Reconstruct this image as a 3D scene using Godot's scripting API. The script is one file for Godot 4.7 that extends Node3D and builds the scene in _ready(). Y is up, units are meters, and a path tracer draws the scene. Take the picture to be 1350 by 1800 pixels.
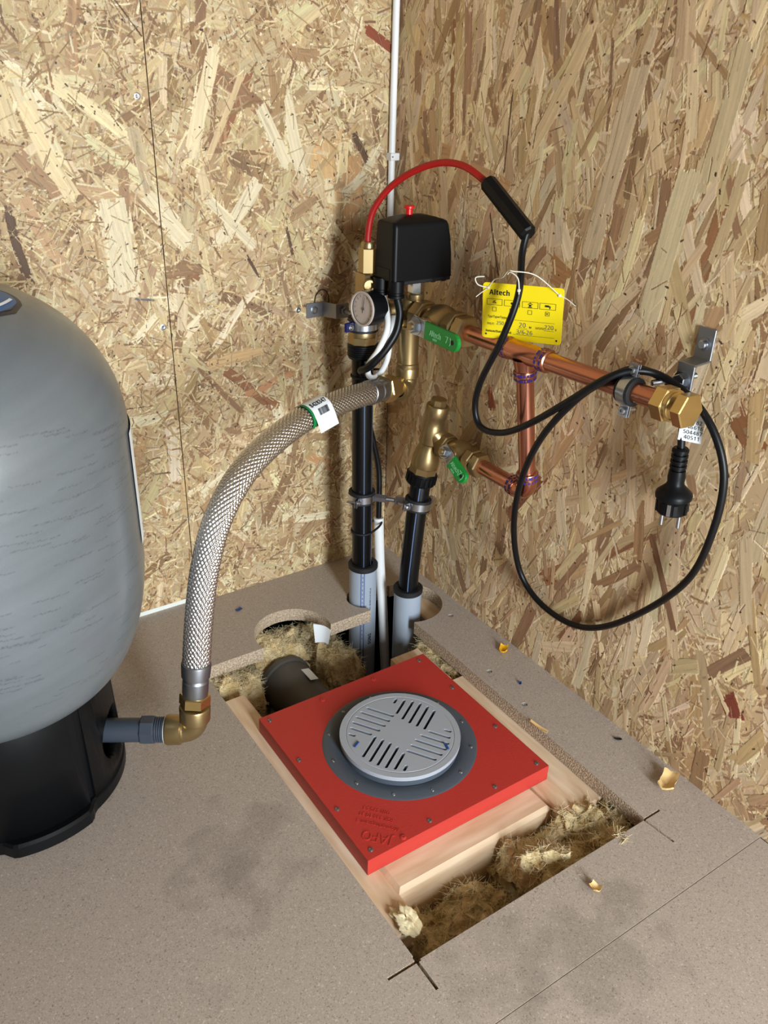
extends Node3D
# A pump corner of a small well house: two OSB walls, a chipboard floor with an opening, plumbing, a floor drain and a pressure tank.
# World: room corner at the origin, left wall is z = 0 (x < 0), right wall is x = 0 (z > 0), floor top is y = 0.

var M := {}
var names := {}


class MB:
	var v := PackedVector3Array()
	var n := PackedVector3Array()
	var uv := PackedVector2Array()

	func tri(a: Vector3, b: Vector3, c: Vector3, na: Vector3, nb: Vector3, nc: Vector3, ua := Vector2.ZERO, ub := Vector2.ZERO, uc := Vector2.ZERO) -> void:
		var g := (b - a).cross(c - a)
		if g.length_squared() < 1e-20:
			return
		if g.dot(na + nb + nc) > 0.0:
			v.append_array(PackedVector3Array([a, c, b])); n.append_array(PackedVector3Array([na, nc, nb])); uv.append_array(PackedVector2Array([ua, uc, ub]))
		else:
			v.append_array(PackedVector3Array([a, b, c])); n.append_array(PackedVector3Array([na, nb, nc])); uv.append_array(PackedVector2Array([ua, ub, uc]))

	func ftri(a: Vector3, b: Vector3, c: Vector3, nn: Vector3, ua := Vector2.ZERO, ub := Vector2.ZERO, uc := Vector2.ZERO) -> void:
		tri(a, b, c, nn, nn, nn, ua, ub, uc)

	func fquad(a: Vector3, b: Vector3, c: Vector3, d: Vector3, nn: Vector3) -> void:
		ftri(a, b, c, nn, Vector2(0, 0), Vector2(1, 0), Vector2(1, 1)); ftri(a, c, d, nn, Vector2(0, 0), Vector2(1, 1), Vector2(0, 1))

	# rows of points with smooth normals; every row has the same count
	func sheet(P: Array, N: Array, U: Array) -> void:
		for i in P.size() - 1:
			var p0: PackedVector3Array = P[i]; var p1: PackedVector3Array = P[i + 1]
			var n0: PackedVector3Array = N[i]; var n1: PackedVector3Array = N[i + 1]
			var u0: PackedVector2Array = U[i]; var u1: PackedVector2Array = U[i + 1]
			for j in p0.size() - 1:
				tri(p0[j], p0[j + 1], p1[j + 1], n0[j], n0[j + 1], n1[j + 1], u0[j], u0[j + 1], u1[j + 1])
				tri(p0[j], p1[j + 1], p1[j], n0[j], n1[j + 1], n1[j], u0[j], u1[j + 1], u1[j])

	# smooth normals from the shape itself; flip turns them round
	func soft_sheet(P: Array, flip := false, closed := false) -> void:
		var N := []; var U := []
		for i in P.size():
			var row := PackedVector3Array(); var ur := PackedVector2Array()
			var pi: PackedVector3Array = P[i]; var pa: PackedVector3Array = P[maxi(i - 1, 0)]; var pb: PackedVector3Array = P[mini(i + 1, P.size() - 1)]
			var m := pi.size()
			for j in m:
				var ja := j - 1 if j > 0 else (m - 2 if closed else 0)
				var jb := j + 1 if j < m - 1 else (1 if closed else m - 1)
				var q := (pb[j] - pa[j]).cross(pi[jb] - pi[ja]).normalized()
				row.append(-q if flip else q)
				ur.append(Vector2(float(j) / (m - 1), float(i) / (P.size() - 1)))
			N.append(row); U.append(ur)
		sheet(P, N, U)

	# profile of [radius, height] turned about the local y axis of t
	func lathe(t: Transform3D, prof: Array, seg := 32, crease := 32.0, vscale := 1.0) -> void:
		var k := prof.size()
		var dirs := []
		for i in k - 1:
			var d := Vector2(prof[i + 1][0] - prof[i][0], prof[i + 1][1] - prof[i][1])
			dirs.append(d.normalized())
		for i in k - 1:
			var d: Vector2 = dirs[i]
			if d == Vector2.ZERO:
				continue
			var da := d; var db := d
			if i > 0 and (dirs[i - 1] as Vector2) != Vector2.ZERO and rad_to_deg(absf(d.angle_to(dirs[i - 1]))) < crease:
				da = (d + dirs[i - 1]).normalized()
			if i < k - 2 and (dirs[i + 1] as Vector2) != Vector2.ZERO and rad_to_deg(absf(d.angle_to(dirs[i + 1]))) < crease:
				db = (d + dirs[i + 1]).normalized()
			var na := Vector2(da.y, -da.x); var nb := Vector2(db.y, -db.x)
			var r0 := PackedVector3Array(); var r1 := PackedVector3Array(); var q0 := PackedVector3Array(); var q1 := PackedVector3Array(); var w0 := PackedVector2Array(); var w1 := PackedVector2Array()
			for j in seg + 1:
				var a := TAU * j / seg
				var c := cos(a); var s := sin(a)
				r0.append(t * Vector3(prof[i][0] * c, prof[i][1], prof[i][0] * s)); r1.append(t * Vector3(prof[i + 1][0] * c, prof[i + 1][1], prof[i + 1][0] * s))
				q0.append((t.basis * Vector3(na.x * c, na.y, na.x * s)).normalized()); q1.append((t.basis * Vector3(nb.x * c, nb.y, nb.x * s)).normalized())
				w0.append(Vector2(float(j) / seg, prof[i][1] * vscale)); w1.append(Vector2(float(j) / seg, prof[i + 1][1] * vscale))
			sheet([r0, r1], [q0, q1], [w0, w1])

	func cyl(t: Transform3D, r: float, y0: float, y1: float, bevel := 0.0008, seg := 28) -> void:
		lathe(t, [[0.0, y0], [r - bevel, y0], [r, y0 + bevel], [r, y1 - bevel], [r - bevel, y1], [0.0, y1]], seg)

	# polygon (x, z) pushed along the local y axis, edges chamfered
	func prism(t: Transform3D, poly: PackedVector2Array, y0: float, y1: float, bevel := 0.0) -> void:
		var k := poly.size()
		var area := 0.0
		for i in k:
			area += poly[i].cross(poly[(i + 1) % k])
		if area < 0.0:
			poly = poly.duplicate(); poly.reverse()
		var inner := PackedVector2Array()
		for i in k:
			var e0 := (poly[i] - poly[(i + k - 1) % k]).normalized(); var e1 := (poly[(i + 1) % k] - poly[i]).normalized()
			var m0 := Vector2(-e0.y, e0.x); var m1 := Vector2(-e1.y, e1.x)
			var mm := (m0 + m1)
			inner.append(poly[i] + mm * (bevel / maxf(0.3, 1.0 + m0.dot(m1))))
		var up := t.basis.y.normalized()
		for i in k:
			var a := poly[i]; var b := poly[(i + 1) % k]; var ia := inner[i]; var ib := inner[(i + 1) % k]
			var e := (b - a).normalized()
			var o := (t.basis * Vector3(e.y, 0, -e.x)).normalized()
			var P := func(q: Vector2, y: float) -> Vector3: return t * Vector3(q.x, y, q.y)
			fquad(P.call(a, y0 + bevel), P.call(b, y0 + bevel), P.call(b, y1 - bevel), P.call(a, y1 - bevel), o)
			if bevel > 0.0:
				fquad(P.call(a, y1 - bevel), P.call(b, y1 - bevel), P.call(ib, y1), P.call(ia, y1), (o + up).normalized())
				fquad(P.call(a, y0 + bevel), P.call(b, y0 + bevel), P.call(ib, y0), P.call(ia, y0), (o - up).normalized())
		var ids := Geometry2D.triangulate_polygon(inner)
		for i in range(0, ids.size(), 3):
			var A := inner[ids[i]]; var B := inner[ids[i + 1]]; var C := inner[ids[i + 2]]
			ftri(t * Vector3(A.x, y1, A.y), t * Vector3(B.x, y1, B.y), t * Vector3(C.x, y1, C.y), up, A, B, C)
			ftri(t * Vector3(A.x, y0, A.y), t * Vector3(B.x, y0, B.y), t * Vector3(C.x, y0, C.y), -up, A, B, C)

	func box(t: Transform3D, size: Vector3, bevel := 0.0006) -> void:
		var h := size * 0.5
		prism(t, PackedVector2Array([Vector2(-h.x, -h.z), Vector2(h.x, -h.z), Vector2(h.x, h.z), Vector2(-h.x, h.z)]), -h.y, h.y, minf(bevel, minf(h.x, minf(h.y, h.z)) * 0.9))

	func hex(t: Transform3D, r: float, y0: float, y1: float, bevel := 0.001, sides := 6) -> void:
		var poly := PackedVector2Array()
		for i in sides:
			poly.append(Vector2.from_angle(TAU * (i + 0.5) / sides) * r)
		prism(t, poly, y0, y1, bevel)

	func tube(path: PackedVector3Array, r: float, seg := 14, caps := true, vlen := 1.0, radii := PackedFloat32Array()) -> void:
		var P := []; var N := []; var U := []
		var up := Vector3.UP
		var first := (path[1] - path[0]).normalized()
		if absf(first.dot(up)) > 0.9:
			up = Vector3.RIGHT
		var side := first.cross(up).normalized()
		var length := 0.0
		for i in path.size():
			var d := (path[mini(i + 1, path.size() - 1)] - path[maxi(i - 1, 0)]).normalized()
			side = (side - d * side.dot(d)).normalized()
			var top := side.cross(d)
			if i > 0:
				length += path[i].distance_to(path[i - 1])
			var pr := PackedVector3Array(); var nr := PackedVector3Array(); var ur := PackedVector2Array()
			var rr := r if radii.is_empty() else radii[i]
			for j in seg + 1:
				var a := TAU * j / seg
				var o := side * cos(a) + top * sin(a)
				pr.append(path[i] + o * rr); nr.append(o); ur.append(Vector2(float(j) / seg, length * vlen))
			P.append(pr); N.append(nr); U.append(ur)
		sheet(P, N, U)
		if caps:
			for e in 2:
				var i := 0 if e == 0 else path.size() - 1
				var d := (path[0] - path[1]).normalized() if e == 0 else (path[i] - path[i - 1]).normalized()
				var row: PackedVector3Array = P[i]
				for j in seg:
					ftri(path[i], row[j], row[j + 1], d)

	func mesh(off := Vector3.ZERO) -> ArrayMesh:
		var arr := []
		arr.resize(Mesh.ARRAY_MAX)
		if off != Vector3.ZERO:
			for i in v.size():
				v[i] -= off
		arr[Mesh.ARRAY_VERTEX] = v; arr[Mesh.ARRAY_NORMAL] = n; arr[Mesh.ARRAY_TEX_UV] = uv
		var m := ArrayMesh.new()
		m.add_surface_from_arrays(Mesh.PRIMITIVE_TRIANGLES, arr)
		return m


# ---------------------------------------------------------------- helpers
func numbered(called: String) -> String:
	var k: int = names.get(called, 0)
	names[called] = k + 1
	return called if k == 0 else "%s_%03d" % [called, k]


func thing(called: String, label: String, category: String, at := Vector3.ZERO, group := "") -> Node3D:
	var o := Node3D.new()
	o.name = numbered(called)
	add_child(o)
	o.position = at
	o.set_meta("label", label); o.set_meta("category", category)
	if group != "":
		o.set_meta("group", group)
	return o


func structure(called: String) -> Node3D:
	var o := Node3D.new()
	o.name = called
	add_child(o)
	o.set_meta("kind", "structure")
	return o


func world_at(o: Node) -> Vector3:
	var p := Vector3.ZERO
	var q := o
	while q is Node3D and q != self:
		p += (q as Node3D).position
		q = q.get_parent()
	return p


# a part of parent; mb holds world coordinates
func part(parent: Node3D, called: String, mb: MB, mat: Material, label := "") -> MeshInstance3D:
	var o := MeshInstance3D.new()
	o.name = called
	o.mesh = mb.mesh(world_at(parent))
	o.material_override = mat
	parent.add_child(o, true)
	if label != "":
		o.set_meta("label", label)
	return o


# a thing that is one mesh
func single(called: String, mb: MB, mat: Material, label: String, category: String, at := Vector3.ZERO, group := "") -> MeshInstance3D:
	var o := MeshInstance3D.new()
	o.name = numbered(called)
	o.mesh = mb.mesh(at)
	o.material_override = mat
	add_child(o)
	o.position = at
	o.set_meta("label", label); o.set_meta("category", category)
	if group != "":
		o.set_meta("group", group)
	return o


# local y along dir
func along(at: Vector3, dir: Vector3, hint := Vector3.ZERO) -> Transform3D:
	var y := dir.normalized()
	var h := hint if hint != Vector3.ZERO else (Vector3.RIGHT if absf(y.x) < 0.9 else Vector3.BACK)
	var x := (h - y * h.dot(y)).normalized()
	return Transform3D(Basis(x, y, x.cross(y)), at)


func at(p: Vector3) -> Transform3D:
	return Transform3D(Basis(), p)


func curve(pts: Array, per := 10) -> PackedVector3Array:
	var out := PackedVector3Array()
	var k := pts.size()
	for i in k - 1:
		var p0: Vector3 = pts[maxi(i - 1, 0)]; var p1: Vector3 = pts[i]; var p2: Vector3 = pts[i + 1]; var p3: Vector3 = pts[mini(i + 2, k - 1)]
		for j in per:
			out.append(p1.cubic_interpolate(p2, p0, p3, float(j) / per))
	out.append(pts[k - 1])
	return out


func print_text(parent: Node3D, called: String, words: String, t: Transform3D, height: float, mat: Material, depth := 0.0002, bold := false, mono := false) -> void:
	var f := SystemFont.new()
	f.font_names = PackedStringArray(["Droid Sans Mono" if mono else "Droid Sans"])
	if bold:
		f.font_weight = 700
	var tm := TextMesh.new()
	tm.font = f
	tm.text = words
	tm.font_size = 32
	tm.pixel_size = height / 23.0
	tm.depth = depth
	tm.curve_step = 1.5
	var o := MeshInstance3D.new()
	o.name = called
	o.mesh = tm
	o.material_override = mat
	o.transform = Transform3D(t.basis, t.origin - world_at(parent))
	parent.add_child(o, true)


# ---------------------------------------------------------------- materials
func mat(called: String, color: Color, rough := 0.6, metal := 0.0, spec := 0.5) -> StandardMaterial3D:
	var m := StandardMaterial3D.new()
	m.resource_name = called
	m.albedo_color = color
	m.roughness = rough
	m.metallic = metal
	m.metallic_specular = spec
	M[called] = m
	return m


func noise_tex(size: int, freq: float, lo: Color, hi: Color, seed_: int, octaves := 4, normal := false, bump := 4.0) -> NoiseTexture2D:
	var f := FastNoiseLite.new()
	f.seed = seed_
	f.noise_type = FastNoiseLite.TYPE_SIMPLEX_SMOOTH
	f.frequency = freq
	f.fractal_octaves = octaves
	var t := NoiseTexture2D.new()
	t.width = size; t.height = size
	t.seamless = true
	t.noise = f
	if normal:
		t.as_normal_map = true
		t.bump_strength = bump
	else:
		var g := Gradient.new()
		g.set_color(0, lo); g.set_color(1, hi)
		t.color_ramp = g
	return t


# Oriented strand board: thousands of flakes pressed flat, drawn one over the other into a colour and a height picture.
var px := PackedByteArray()
var hp := PackedByteArray()
var side := 0
var rng := RandomNumberGenerator.new()


func make_streaks() -> void:
	rng.seed = 1234
	streaks.resize(64 * 256)
	var prev := PackedFloat32Array()
	prev.resize(256)
	for r in 64:
		var lane := rng.randf_range(-1, 1)
		var cur := 0.0
		for x in 256:
			cur = cur * 0.86 + rng.randf_range(-1, 1) * 0.30
			var q := 0.045 * (lane * 0.7 + cur) + prev[x] * 0.35
			if rng.randf() < 0.004:
				cur = -3.2
			prev[x] = q
			streaks[r * 256 + x] = 1.0 + q


var streaks := PackedFloat32Array()


func flake(cx: float, cy: float, length: float, width: float, angle: float, c: Color, height: int, rough: float) -> void:
	var ca := cos(angle); var sa := sin(angle)
	var hl := length * 0.5; var hw := width * 0.5
	var ex := absf(ca) * hl + absf(sa) * hw; var ey := absf(sa) * hl + absf(ca) * hw
	var r := c.r * 255.0; var g := c.g * 255.0; var b := c.b * 255.0
	var rows := int(width) + 2
	var jag0 := PackedFloat32Array(); var jag1 := PackedFloat32Array()
	var jj0 := rng.randf() * length * 0.1; var jj1 := rng.randf() * length * 0.1
	var step := minf(3.0, length * 0.06)
	for i in rows:
		if rng.randf() < 0.35:
			jj0 = clampf(jj0 + rng.randf_range(-2, 2) * step, 0.0, length * 0.30); jj1 = clampf(jj1 + rng.randf_range(-2, 2) * step, 0.0, length * 0.30)
		jag0.append(-hl + jj0); jag1.append(hl - jj1)
	var o1 := rng.randi(); var o2 := rng.randi()
	var gain := rough / 0.06
	var stretch := 0.22
	var skew := rng.randf_range(-0.10, 0.10)
	var e0 := rng.randf_range(0.0, 0.16) * width; var e1 := rng.randf_range(0.0, 0.16) * width
	var f0 := rng.randf() * TAU; var fq := rng.randf_range(3.0, 7.0) / maxf(length, 1.0)
	for yy in range(int(-ey), int(ey) + 1):
		var x0 := -ex; var x1 := ex
		if absf(ca) > 0.001:
			var a0 := (-hl - yy * sa) / ca; var a1 := (hl - yy * sa) / ca
			x0 = maxf(x0, minf(a0, a1)); x1 = minf(x1, maxf(a0, a1))
		if absf(sa) > 0.001:
			var b0 := (yy * ca - hw) / sa; var b1 := (yy * ca + hw) / sa
			x0 = maxf(x0, minf(b0, b1)); x1 = minf(x1, maxf(b0, b1))
		elif absf(yy * ca) > hw:
			continue
		if x1 < x0:
			continue
		var row := posmod(int(cy) + yy, side) * side
		var xi := int(ceil(x0)); var xe := int(floor(x1))
		var u := xi * ca + yy * sa; var w := -xi * sa + yy * ca + hw
		while xi <= xe:
			var k := int(clampf(w, 0.0, rows - 1.0))
			var wave := sin(f0 + u * fq)
			if u > jag0[k] and u < jag1[k] and w > e0 * (1.0 + wave) and w < width - e1 * (1.0 - wave):
				var s := 1.0 + (streaks[((int(w * 0.9 + u * skew) + o1) & 63) * 256 + ((int(u * stretch) + o2) & 255)] - 1.0) * gain
				var at_ := row + posmod(int(cx) + xi, side)
				hp[at_] = height
				at_ *= 3
				px[at_] = int(minf(255.0, r * s)); px[at_ + 1] = int(minf(255.0, g * s)); px[at_ + 2] = int(minf(255.0, b * s))
			xi += 1
			u += ca; w -= sa


func osb(called: String, size: int, metres: float, seed_: int, tones: Array, big: int, small: int, lean: float, spread: float, fines: float, special: Array) -> StandardMaterial3D:
	side = size
	rng.seed = seed_
	px.resize(size * size * 3); hp.resize(size * size)
	var base: Color = tones[2]
	for i in size * size:
		px[i * 3] = int(base.r * 255); px[i * 3 + 1] = int(base.g * 255); px[i * 3 + 2] = int(base.b * 255); hp[i] = 70
	var pm := size / metres
	var pick := func() -> Color:
		var c: Color = tones[mini(int(pow(rng.randf(), 1.2) * tones.size()), tones.size() - 1)]
		var k := rng.randf_range(0.9, 1.08)
		return Color(c.r * k, c.g * k * rng.randf_range(0.98, 1.02), c.b * k * rng.randf_range(0.94, 1.04))
	# passes of pressing: long flakes under, chips between, long flakes over, then fines and loose fibres
	for i in int(big * 0.5):
		flake(rng.randf() * size, rng.randf() * size, rng.randf_range(0.05, 0.13) * pm, rng.randf_range(0.006, 0.026) * pm, lean + rng.randfn(0, spread), pick.call(), rng.randi_range(40, 130), 0.08)
	for i in small:
		var l := pow(rng.randf(), 2.0) * 0.030 + 0.004
		flake(rng.randf() * size, rng.randf() * size, l * pm, rng.randf_range(0.0012, 0.0045) * pm, rng.randf() * TAU, pick.call(), rng.randi_range(40, 180), 0.08)
	for s in special:  # [across, height, length, width, degrees, tone]
		flake(s[0] * pm, (metres - s[1]) * pm, s[2] * pm, s[3] * pm, deg_to_rad(s[4]), s[5], 150, 0.08)
	for i in int(big * 0.5):
		flake(rng.randf() * size, rng.randf() * size, rng.randf_range(0.035, 0.12) * pm, rng.randf_range(0.004, 0.021) * pm, lean + rng.randfn(0, spread), pick.call(), rng.randi_range(110, 220), 0.08)
	for i in int(small * fines):
		var l := pow(rng.randf(), 2.0) * 0.034 + 0.004
		flake(rng.randf() * size, rng.randf() * size, l * pm, rng.randf_range(0.001, 0.0034) * pm, lean + rng.randfn(0, spread * 1.8), pick.call(), rng.randi_range(80, 230), 0.08)
	for s in special:  # those that lie on top keep most of their face clear
		if s[2] * s[3] > 0.0012 and absf(s[5].r - 0.5) > 0.3 or s[5].r < 0.55:
			flake(s[0] * pm, (metres - s[1]) * pm, s[2] * 0.86 * pm, s[3] * 0.8 * pm, deg_to_rad(s[4]), s[5], 215, 0.08)
	for i in int(small * fines * 0.4):
		var dark := rng.randf() < 0.5
		var c: Color = (pick.call() as Color) * (0.74 if dark else 1.08)
		flake(rng.randf() * size, rng.randf() * size, rng.randf_range(0.006, 0.030) * pm, rng.randf_range(0.9, 1.7), lean + rng.randfn(0, spread * 1.8), c, 60 if dark else 200, 0.05)
	for i in int(small * 0.05):  # bark specks and knots
		flake(rng.randf() * size, rng.randf() * size, rng.randf_range(0.0015, 0.006) * pm, rng.randf_range(0.001, 0.0026) * pm, rng.randf() * TAU, Color(0.30, 0.21, 0.13), 90, 0.05)
	var im := Image.create_from_data(size, size, false, Image.FORMAT_RGB8, px)
	var hm := Image.create_from_data(size, size, false, Image.FORMAT_L8, hp)
	var m := mat(called, Color.WHITE, 0.62)
	m.albedo_texture = ImageTexture.create_from_image(im)
	m.heightmap_enabled = true
	m.heightmap_texture = ImageTexture.create_from_image(hm)
	m.heightmap_scale = 0.09
	m.heightmap_flip_texture = false
	m.texture_filter = BaseMaterial3D.TEXTURE_FILTER_LINEAR
	return m


# Particle board: fine chips, with the dirt patches that the floor shows
func chipboard(size: int, metres: float, stains: Array) -> StandardMaterial3D:
	rng.seed = 77
	var a := PackedByteArray()
	a.resize(size * size * 3)
	var fine := FastNoiseLite.new()
	fine.seed = 5; fine.frequency = 0.012; fine.fractal_octaves = 4
	var dark := PackedFloat32Array()
	dark.resize(size * size)
	dark.fill(1.0)
	var pm := size / metres
	for s in stains:  # [x, z, radius, depth]
		var R: float = s[2] * pm
		for yy in range(int(-R), int(R) + 1):
			for xx in range(int(-R), int(R) + 1):
				var q := Vector2(xx, yy).length() / R
				if q < 1.0:
					var at_ := posmod(int(s[1] * pm) + yy, size) * size + posmod(int(s[0] * pm) + xx, size)
					var patch := clampf((1.0 - q) * 1.5 + fine.get_noise_2d(xx + s[0] * 5000.0, yy) * 1.6 - 0.25, 0.0, 1.0)
					dark[at_] *= 1.0 - 0.34 * s[3] * patch * rng.randf_range(0.5, 1.0)
	for i in size * size:
		var k := rng.randf()
		var t := 0.93 + 0.12 * k
		if k > 0.965:
			t = 1.16
		elif k < 0.03:
			t = 0.72
		t *= dark[i]
		a[i * 3] = int(minf(255.0, 176.0 * t)); a[i * 3 + 1] = int(minf(255.0, 162.0 * t)); a[i * 3 + 2] = int(minf(255.0, 149.0 * t))
	var keep := px; var keep_h := hp; var keep_s := side
	px = a; side = size
	hp.resize(size * size)
	for i in 30000:
		var tone := rng.randf()
		var c := Color(0.80, 0.75, 0.68) if tone > 0.5 else (Color(0.52, 0.46, 0.40) if tone < 0.16 else Color(0.66, 0.60, 0.54))
		var x := rng.randf() * size; var y := rng.randf() * size
		var d := dark[int(y) * size + int(x)]
		flake(x, y, rng.randf_range(1.2, 4.0), rng.randf_range(0.8, 1.5), rng.randf() * TAU, Color(c.r * d, c.g * d, c.b * d), 128, 0.05)
	a = px
	px = keep; hp = keep_h; side = keep_s
	var m := mat("chipboard", Color.WHITE, 0.58)
	m.albedo_texture = ImageTexture.create_from_image(Image.create_from_data(size, size, false, Image.FORMAT_RGB8, a))
	m.uv1_triplanar = true
	m.uv1_world_triplanar = true
	m.uv1_triplanar_sharpness = 20.0
	m.uv1_scale = Vector3.ONE / metres
	return m


func build_materials() -> void:
	make_streaks()
	var tl := [Color(0.80, 0.715, 0.555), Color(0.765, 0.67, 0.51), Color(0.72, 0.61, 0.45), Color(0.84, 0.775, 0.625), Color(0.68, 0.555, 0.40), Color(0.625, 0.495, 0.345), Color(0.53, 0.40, 0.275)]
	var tr := [Color(0.86, 0.755, 0.60), Color(0.83, 0.72, 0.56), Color(0.79, 0.67, 0.51), Color(0.89, 0.80, 0.65), Color(0.75, 0.62, 0.46), Color(0.70, 0.56, 0.41), Color(0.61, 0.47, 0.34)]
	var pale := Color(0.85, 0.785, 0.645); var brown := Color(0.55, 0.37, 0.24); var red := Color(0.52, 0.26, 0.16); var dark := Color(0.36, 0.26, 0.18)
	# flakes that stand out on the left wall: distance from the corner, height, length, width, lean, tone
	var sl := [
		[0.025, 0.815, 0.075, 0.014, 28, red], [0.262, 0.72, 0.15, 0.012, -62, brown], [0.272, 0.718, 0.15, 0.013, -62, Color(0.80, 0.69, 0.52)], [0.26, 0.60, 0.13, 0.024, -52, pale],
		[0.265, 0.585, 0.11, 0.02, 48, pale], [0.20, 0.70, 0.12, 0.022, 62, pale], [0.17, 0.70, 0.14, 0.024, 78, pale], [0.30, 0.74, 0.14, 0.026, -72, Color(0.88, 0.80, 0.64)], [0.43, 0.575, 0.15, 0.05, 88, pale],
		[0.36, 0.60, 0.10, 0.03, 50, pale], [0.44, 0.73, 0.12, 0.02, 35, Color(0.88, 0.80, 0.62)], [0.50, 0.69, 0.15, 0.03, 70, Color(0.87, 0.78, 0.60)], [0.55, 0.76, 0.14, 0.03, 75, Color(0.84, 0.75, 0.57)],
		[0.245, 0.34, 0.13, 0.02, 40, brown], [0.225, 0.35, 0.10, 0.016, -12, Color(0.72, 0.52, 0.36)], [0.40, 0.50, 0.03, 0.004, 10, Color(0.38, 0.38, 0.38)], [0.06, 0.68, 0.05, 0.012, 60, dark], [0.335, 0.53, 0.04, 0.010, 35, brown],
		[0.55, 0.58, 0.10, 0.014, 82, dark], [0.115, 0.64, 0.13, 0.06, 86, Color(0.78, 0.63, 0.43)], [0.075, 0.62, 0.12, 0.04, 94, Color(0.72, 0.55, 0.37)], [0.13, 0.20, 0.07, 0.016, 35, Color(0.74, 0.55, 0.37)], [0.27, 0.40, 0.10, 0.02, -8, Color(0.80, 0.66, 0.47)],
		[0.30, 0.22, 0.12, 0.02, -30, pale], [0.15, 0.10, 0.09, 0.02, 10, pale], [0.10, 0.345, 0.09, 0.018, -45, pale], [0.20, 0.27, 0.10, 0.02, 75, pale], [0.19, 0.02, 0.06, 0.012, 88, brown], [0.12, 0.05, 0.04, 0.012, 85, brown], [0.24, 0.53, 0.05, 0.006, 60, dark], [0.18, 0.56, 0.05, 0.005, 78, dark], [0.388, 0.832, 0.065, 0.0022, 52, dark]]
	var s_mirror := []
	for s in sl:
		s_mirror.append([1.2 - s[0], s[1], s[2], s[3], s[4], s[5]])
	var ol := osb("osb_left", 1536, 1.2, 11, tl, 1500, 30000, PI / 2, 0.75, 0.46, s_mirror)
	var warm := Color(0.72, 0.55, 0.38)
	var sr := [
		[0.33, 0.76, 0.20, 0.03, -58, Color(0.83, 0.72, 0.55)], [0.29, 0.83, 0.17, 0.036, 42, Color(0.72, 0.58, 0.40)], [0.43, 0.70, 0.26, 0.034, 100, Color(0.80, 0.70, 0.56)], [0.52, 0.62, 0.20, 0.038, 98, Color(0.84, 0.76, 0.60)], [0.56, 0.75, 0.16, 0.03, 96, Color(0.80, 0.71, 0.55)],
		[0.21, 0.71, 0.04, 0.03, 15, Color(0.86, 0.78, 0.60)], [0.12, 0.68, 0.12, 0.03, 6, warm], [0.21, 0.66, 0.12, 0.025, 12, warm], [0.30, 0.64, 0.15, 0.016, 102, Color(0.86, 0.78, 0.62)], [0.57, 0.60, 0.20, 0.02, 98, Color(0.60, 0.42, 0.28)], [0.38, 0.56, 0.07, 0.04, 15, Color(0.66, 0.48, 0.31)],
		[0.35, 0.25, 0.13, 0.018, -55, Color(0.52, 0.33, 0.22)], [0.31, 0.415, 0.035, 0.006, 0, brown], [0.60, 0.24, 0.16, 0.012, 62, Color(0.52, 0.38, 0.27)], [0.26, 0.37, 0.045, 0.016, 70, red], [0.72, 0.14, 0.035, 0.026, 55, Color(0.50, 0.24, 0.17)], [0.44, 0.17, 0.10, 0.03, -40, Color(0.62, 0.42, 0.28)],
		[0.47, 0.10, 0.09, 0.014, -62, brown], [0.54, 0.27, 0.13, 0.02, -50, Color(0.56, 0.38, 0.26)], [0.40, 0.34, 0.16, 0.024, -60, Color(0.74, 0.59, 0.42)], [0.45, 0.53, 0.16, 0.02, -50, Color(0.82, 0.71, 0.56)], [0.66, 0.46, 0.07, 0.03, 45, Color(0.56, 0.37, 0.23)], [0.50, 0.06, 0.12, 0.018, 95, Color(0.82, 0.74, 0.60)],
		[0.13, 0.78, 0.15, 0.010, 86, Color(0.55, 0.38, 0.24)], [0.24, 0.58, 0.10, 0.004, 70, dark], [0.25, 0.72, 0.12, 0.003, 92, dark], [0.06, 0.70, 0.12, 0.03, 88, Color(0.76, 0.61, 0.42)], [0.56, 0.05, 0.05, 0.012, 88, pale], [0.45, 0.51, 0.04, 0.009, 4, pale], [0.70, 0.30, 0.13, 0.02, 75, Color(0.80, 0.70, 0.55)]]
	var sr_mirror := []
	for s in sr:
		sr_mirror.append([1.2 - s[0], s[1], s[2], s[3], -s[4], s[5]])
	var orr := osb("osb_right", 1536, 1.2, 23, tr, 3400, 22000, PI / 2 - 0.1, 0.36, 0.14, sr_mirror)
	for m in [ol, orr]:
		m.uv1_triplanar = true
		m.uv1_world_triplanar = true
		m.uv1_triplanar_sharpness = 30.0
		m.uv1_scale = Vector3.ONE / 1.2
	chipboard(1536, 1.2, [[1.2 - 0.52, 0.50, 0.10, 0.35], [1.2 - 0.545, 0.515, 0.035, 0.25], [1.2 - 0.28, 0.80, 0.10, 0.35], [1.2 - 0.20, 0.77, 0.05, 0.38], [1.2 - 0.44, 0.88, 0.07, 0.3], [1.2 - 0.36, 0.76, 0.07, 0.28], [1.2 - 0.62, 0.62, 0.03, 0.3]])

	var ce := mat("chipboard_edge", Color.WHITE, 0.8)
	ce.albedo_texture = noise_tex(512, 0.07, Color(0.52, 0.43, 0.34), Color(0.88, 0.81, 0.71), 71, 3)
	ce.uv1_triplanar = true
	ce.uv1_world_triplanar = true
	ce.uv1_scale = Vector3.ONE * 7.0
	ce.heightmap_enabled = true
	ce.heightmap_texture = noise_tex(512, 0.09, Color.BLACK, Color.WHITE, 72, 3)
	ce.heightmap_scale = 0.12
	mat("brass", Color(0.66, 0.57, 0.40), 0.36, 0.9)
	mat("brass_bright", Color(0.84, 0.73, 0.49), 0.26, 0.95)
	mat("copper", Color(0.78, 0.53, 0.44), 0.27, 1.0)
	mat("steel", Color(0.72, 0.74, 0.77), 0.28, 1.0)
	mat("steel_dull", Color(0.60, 0.61, 0.63), 0.42, 1.0)
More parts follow.
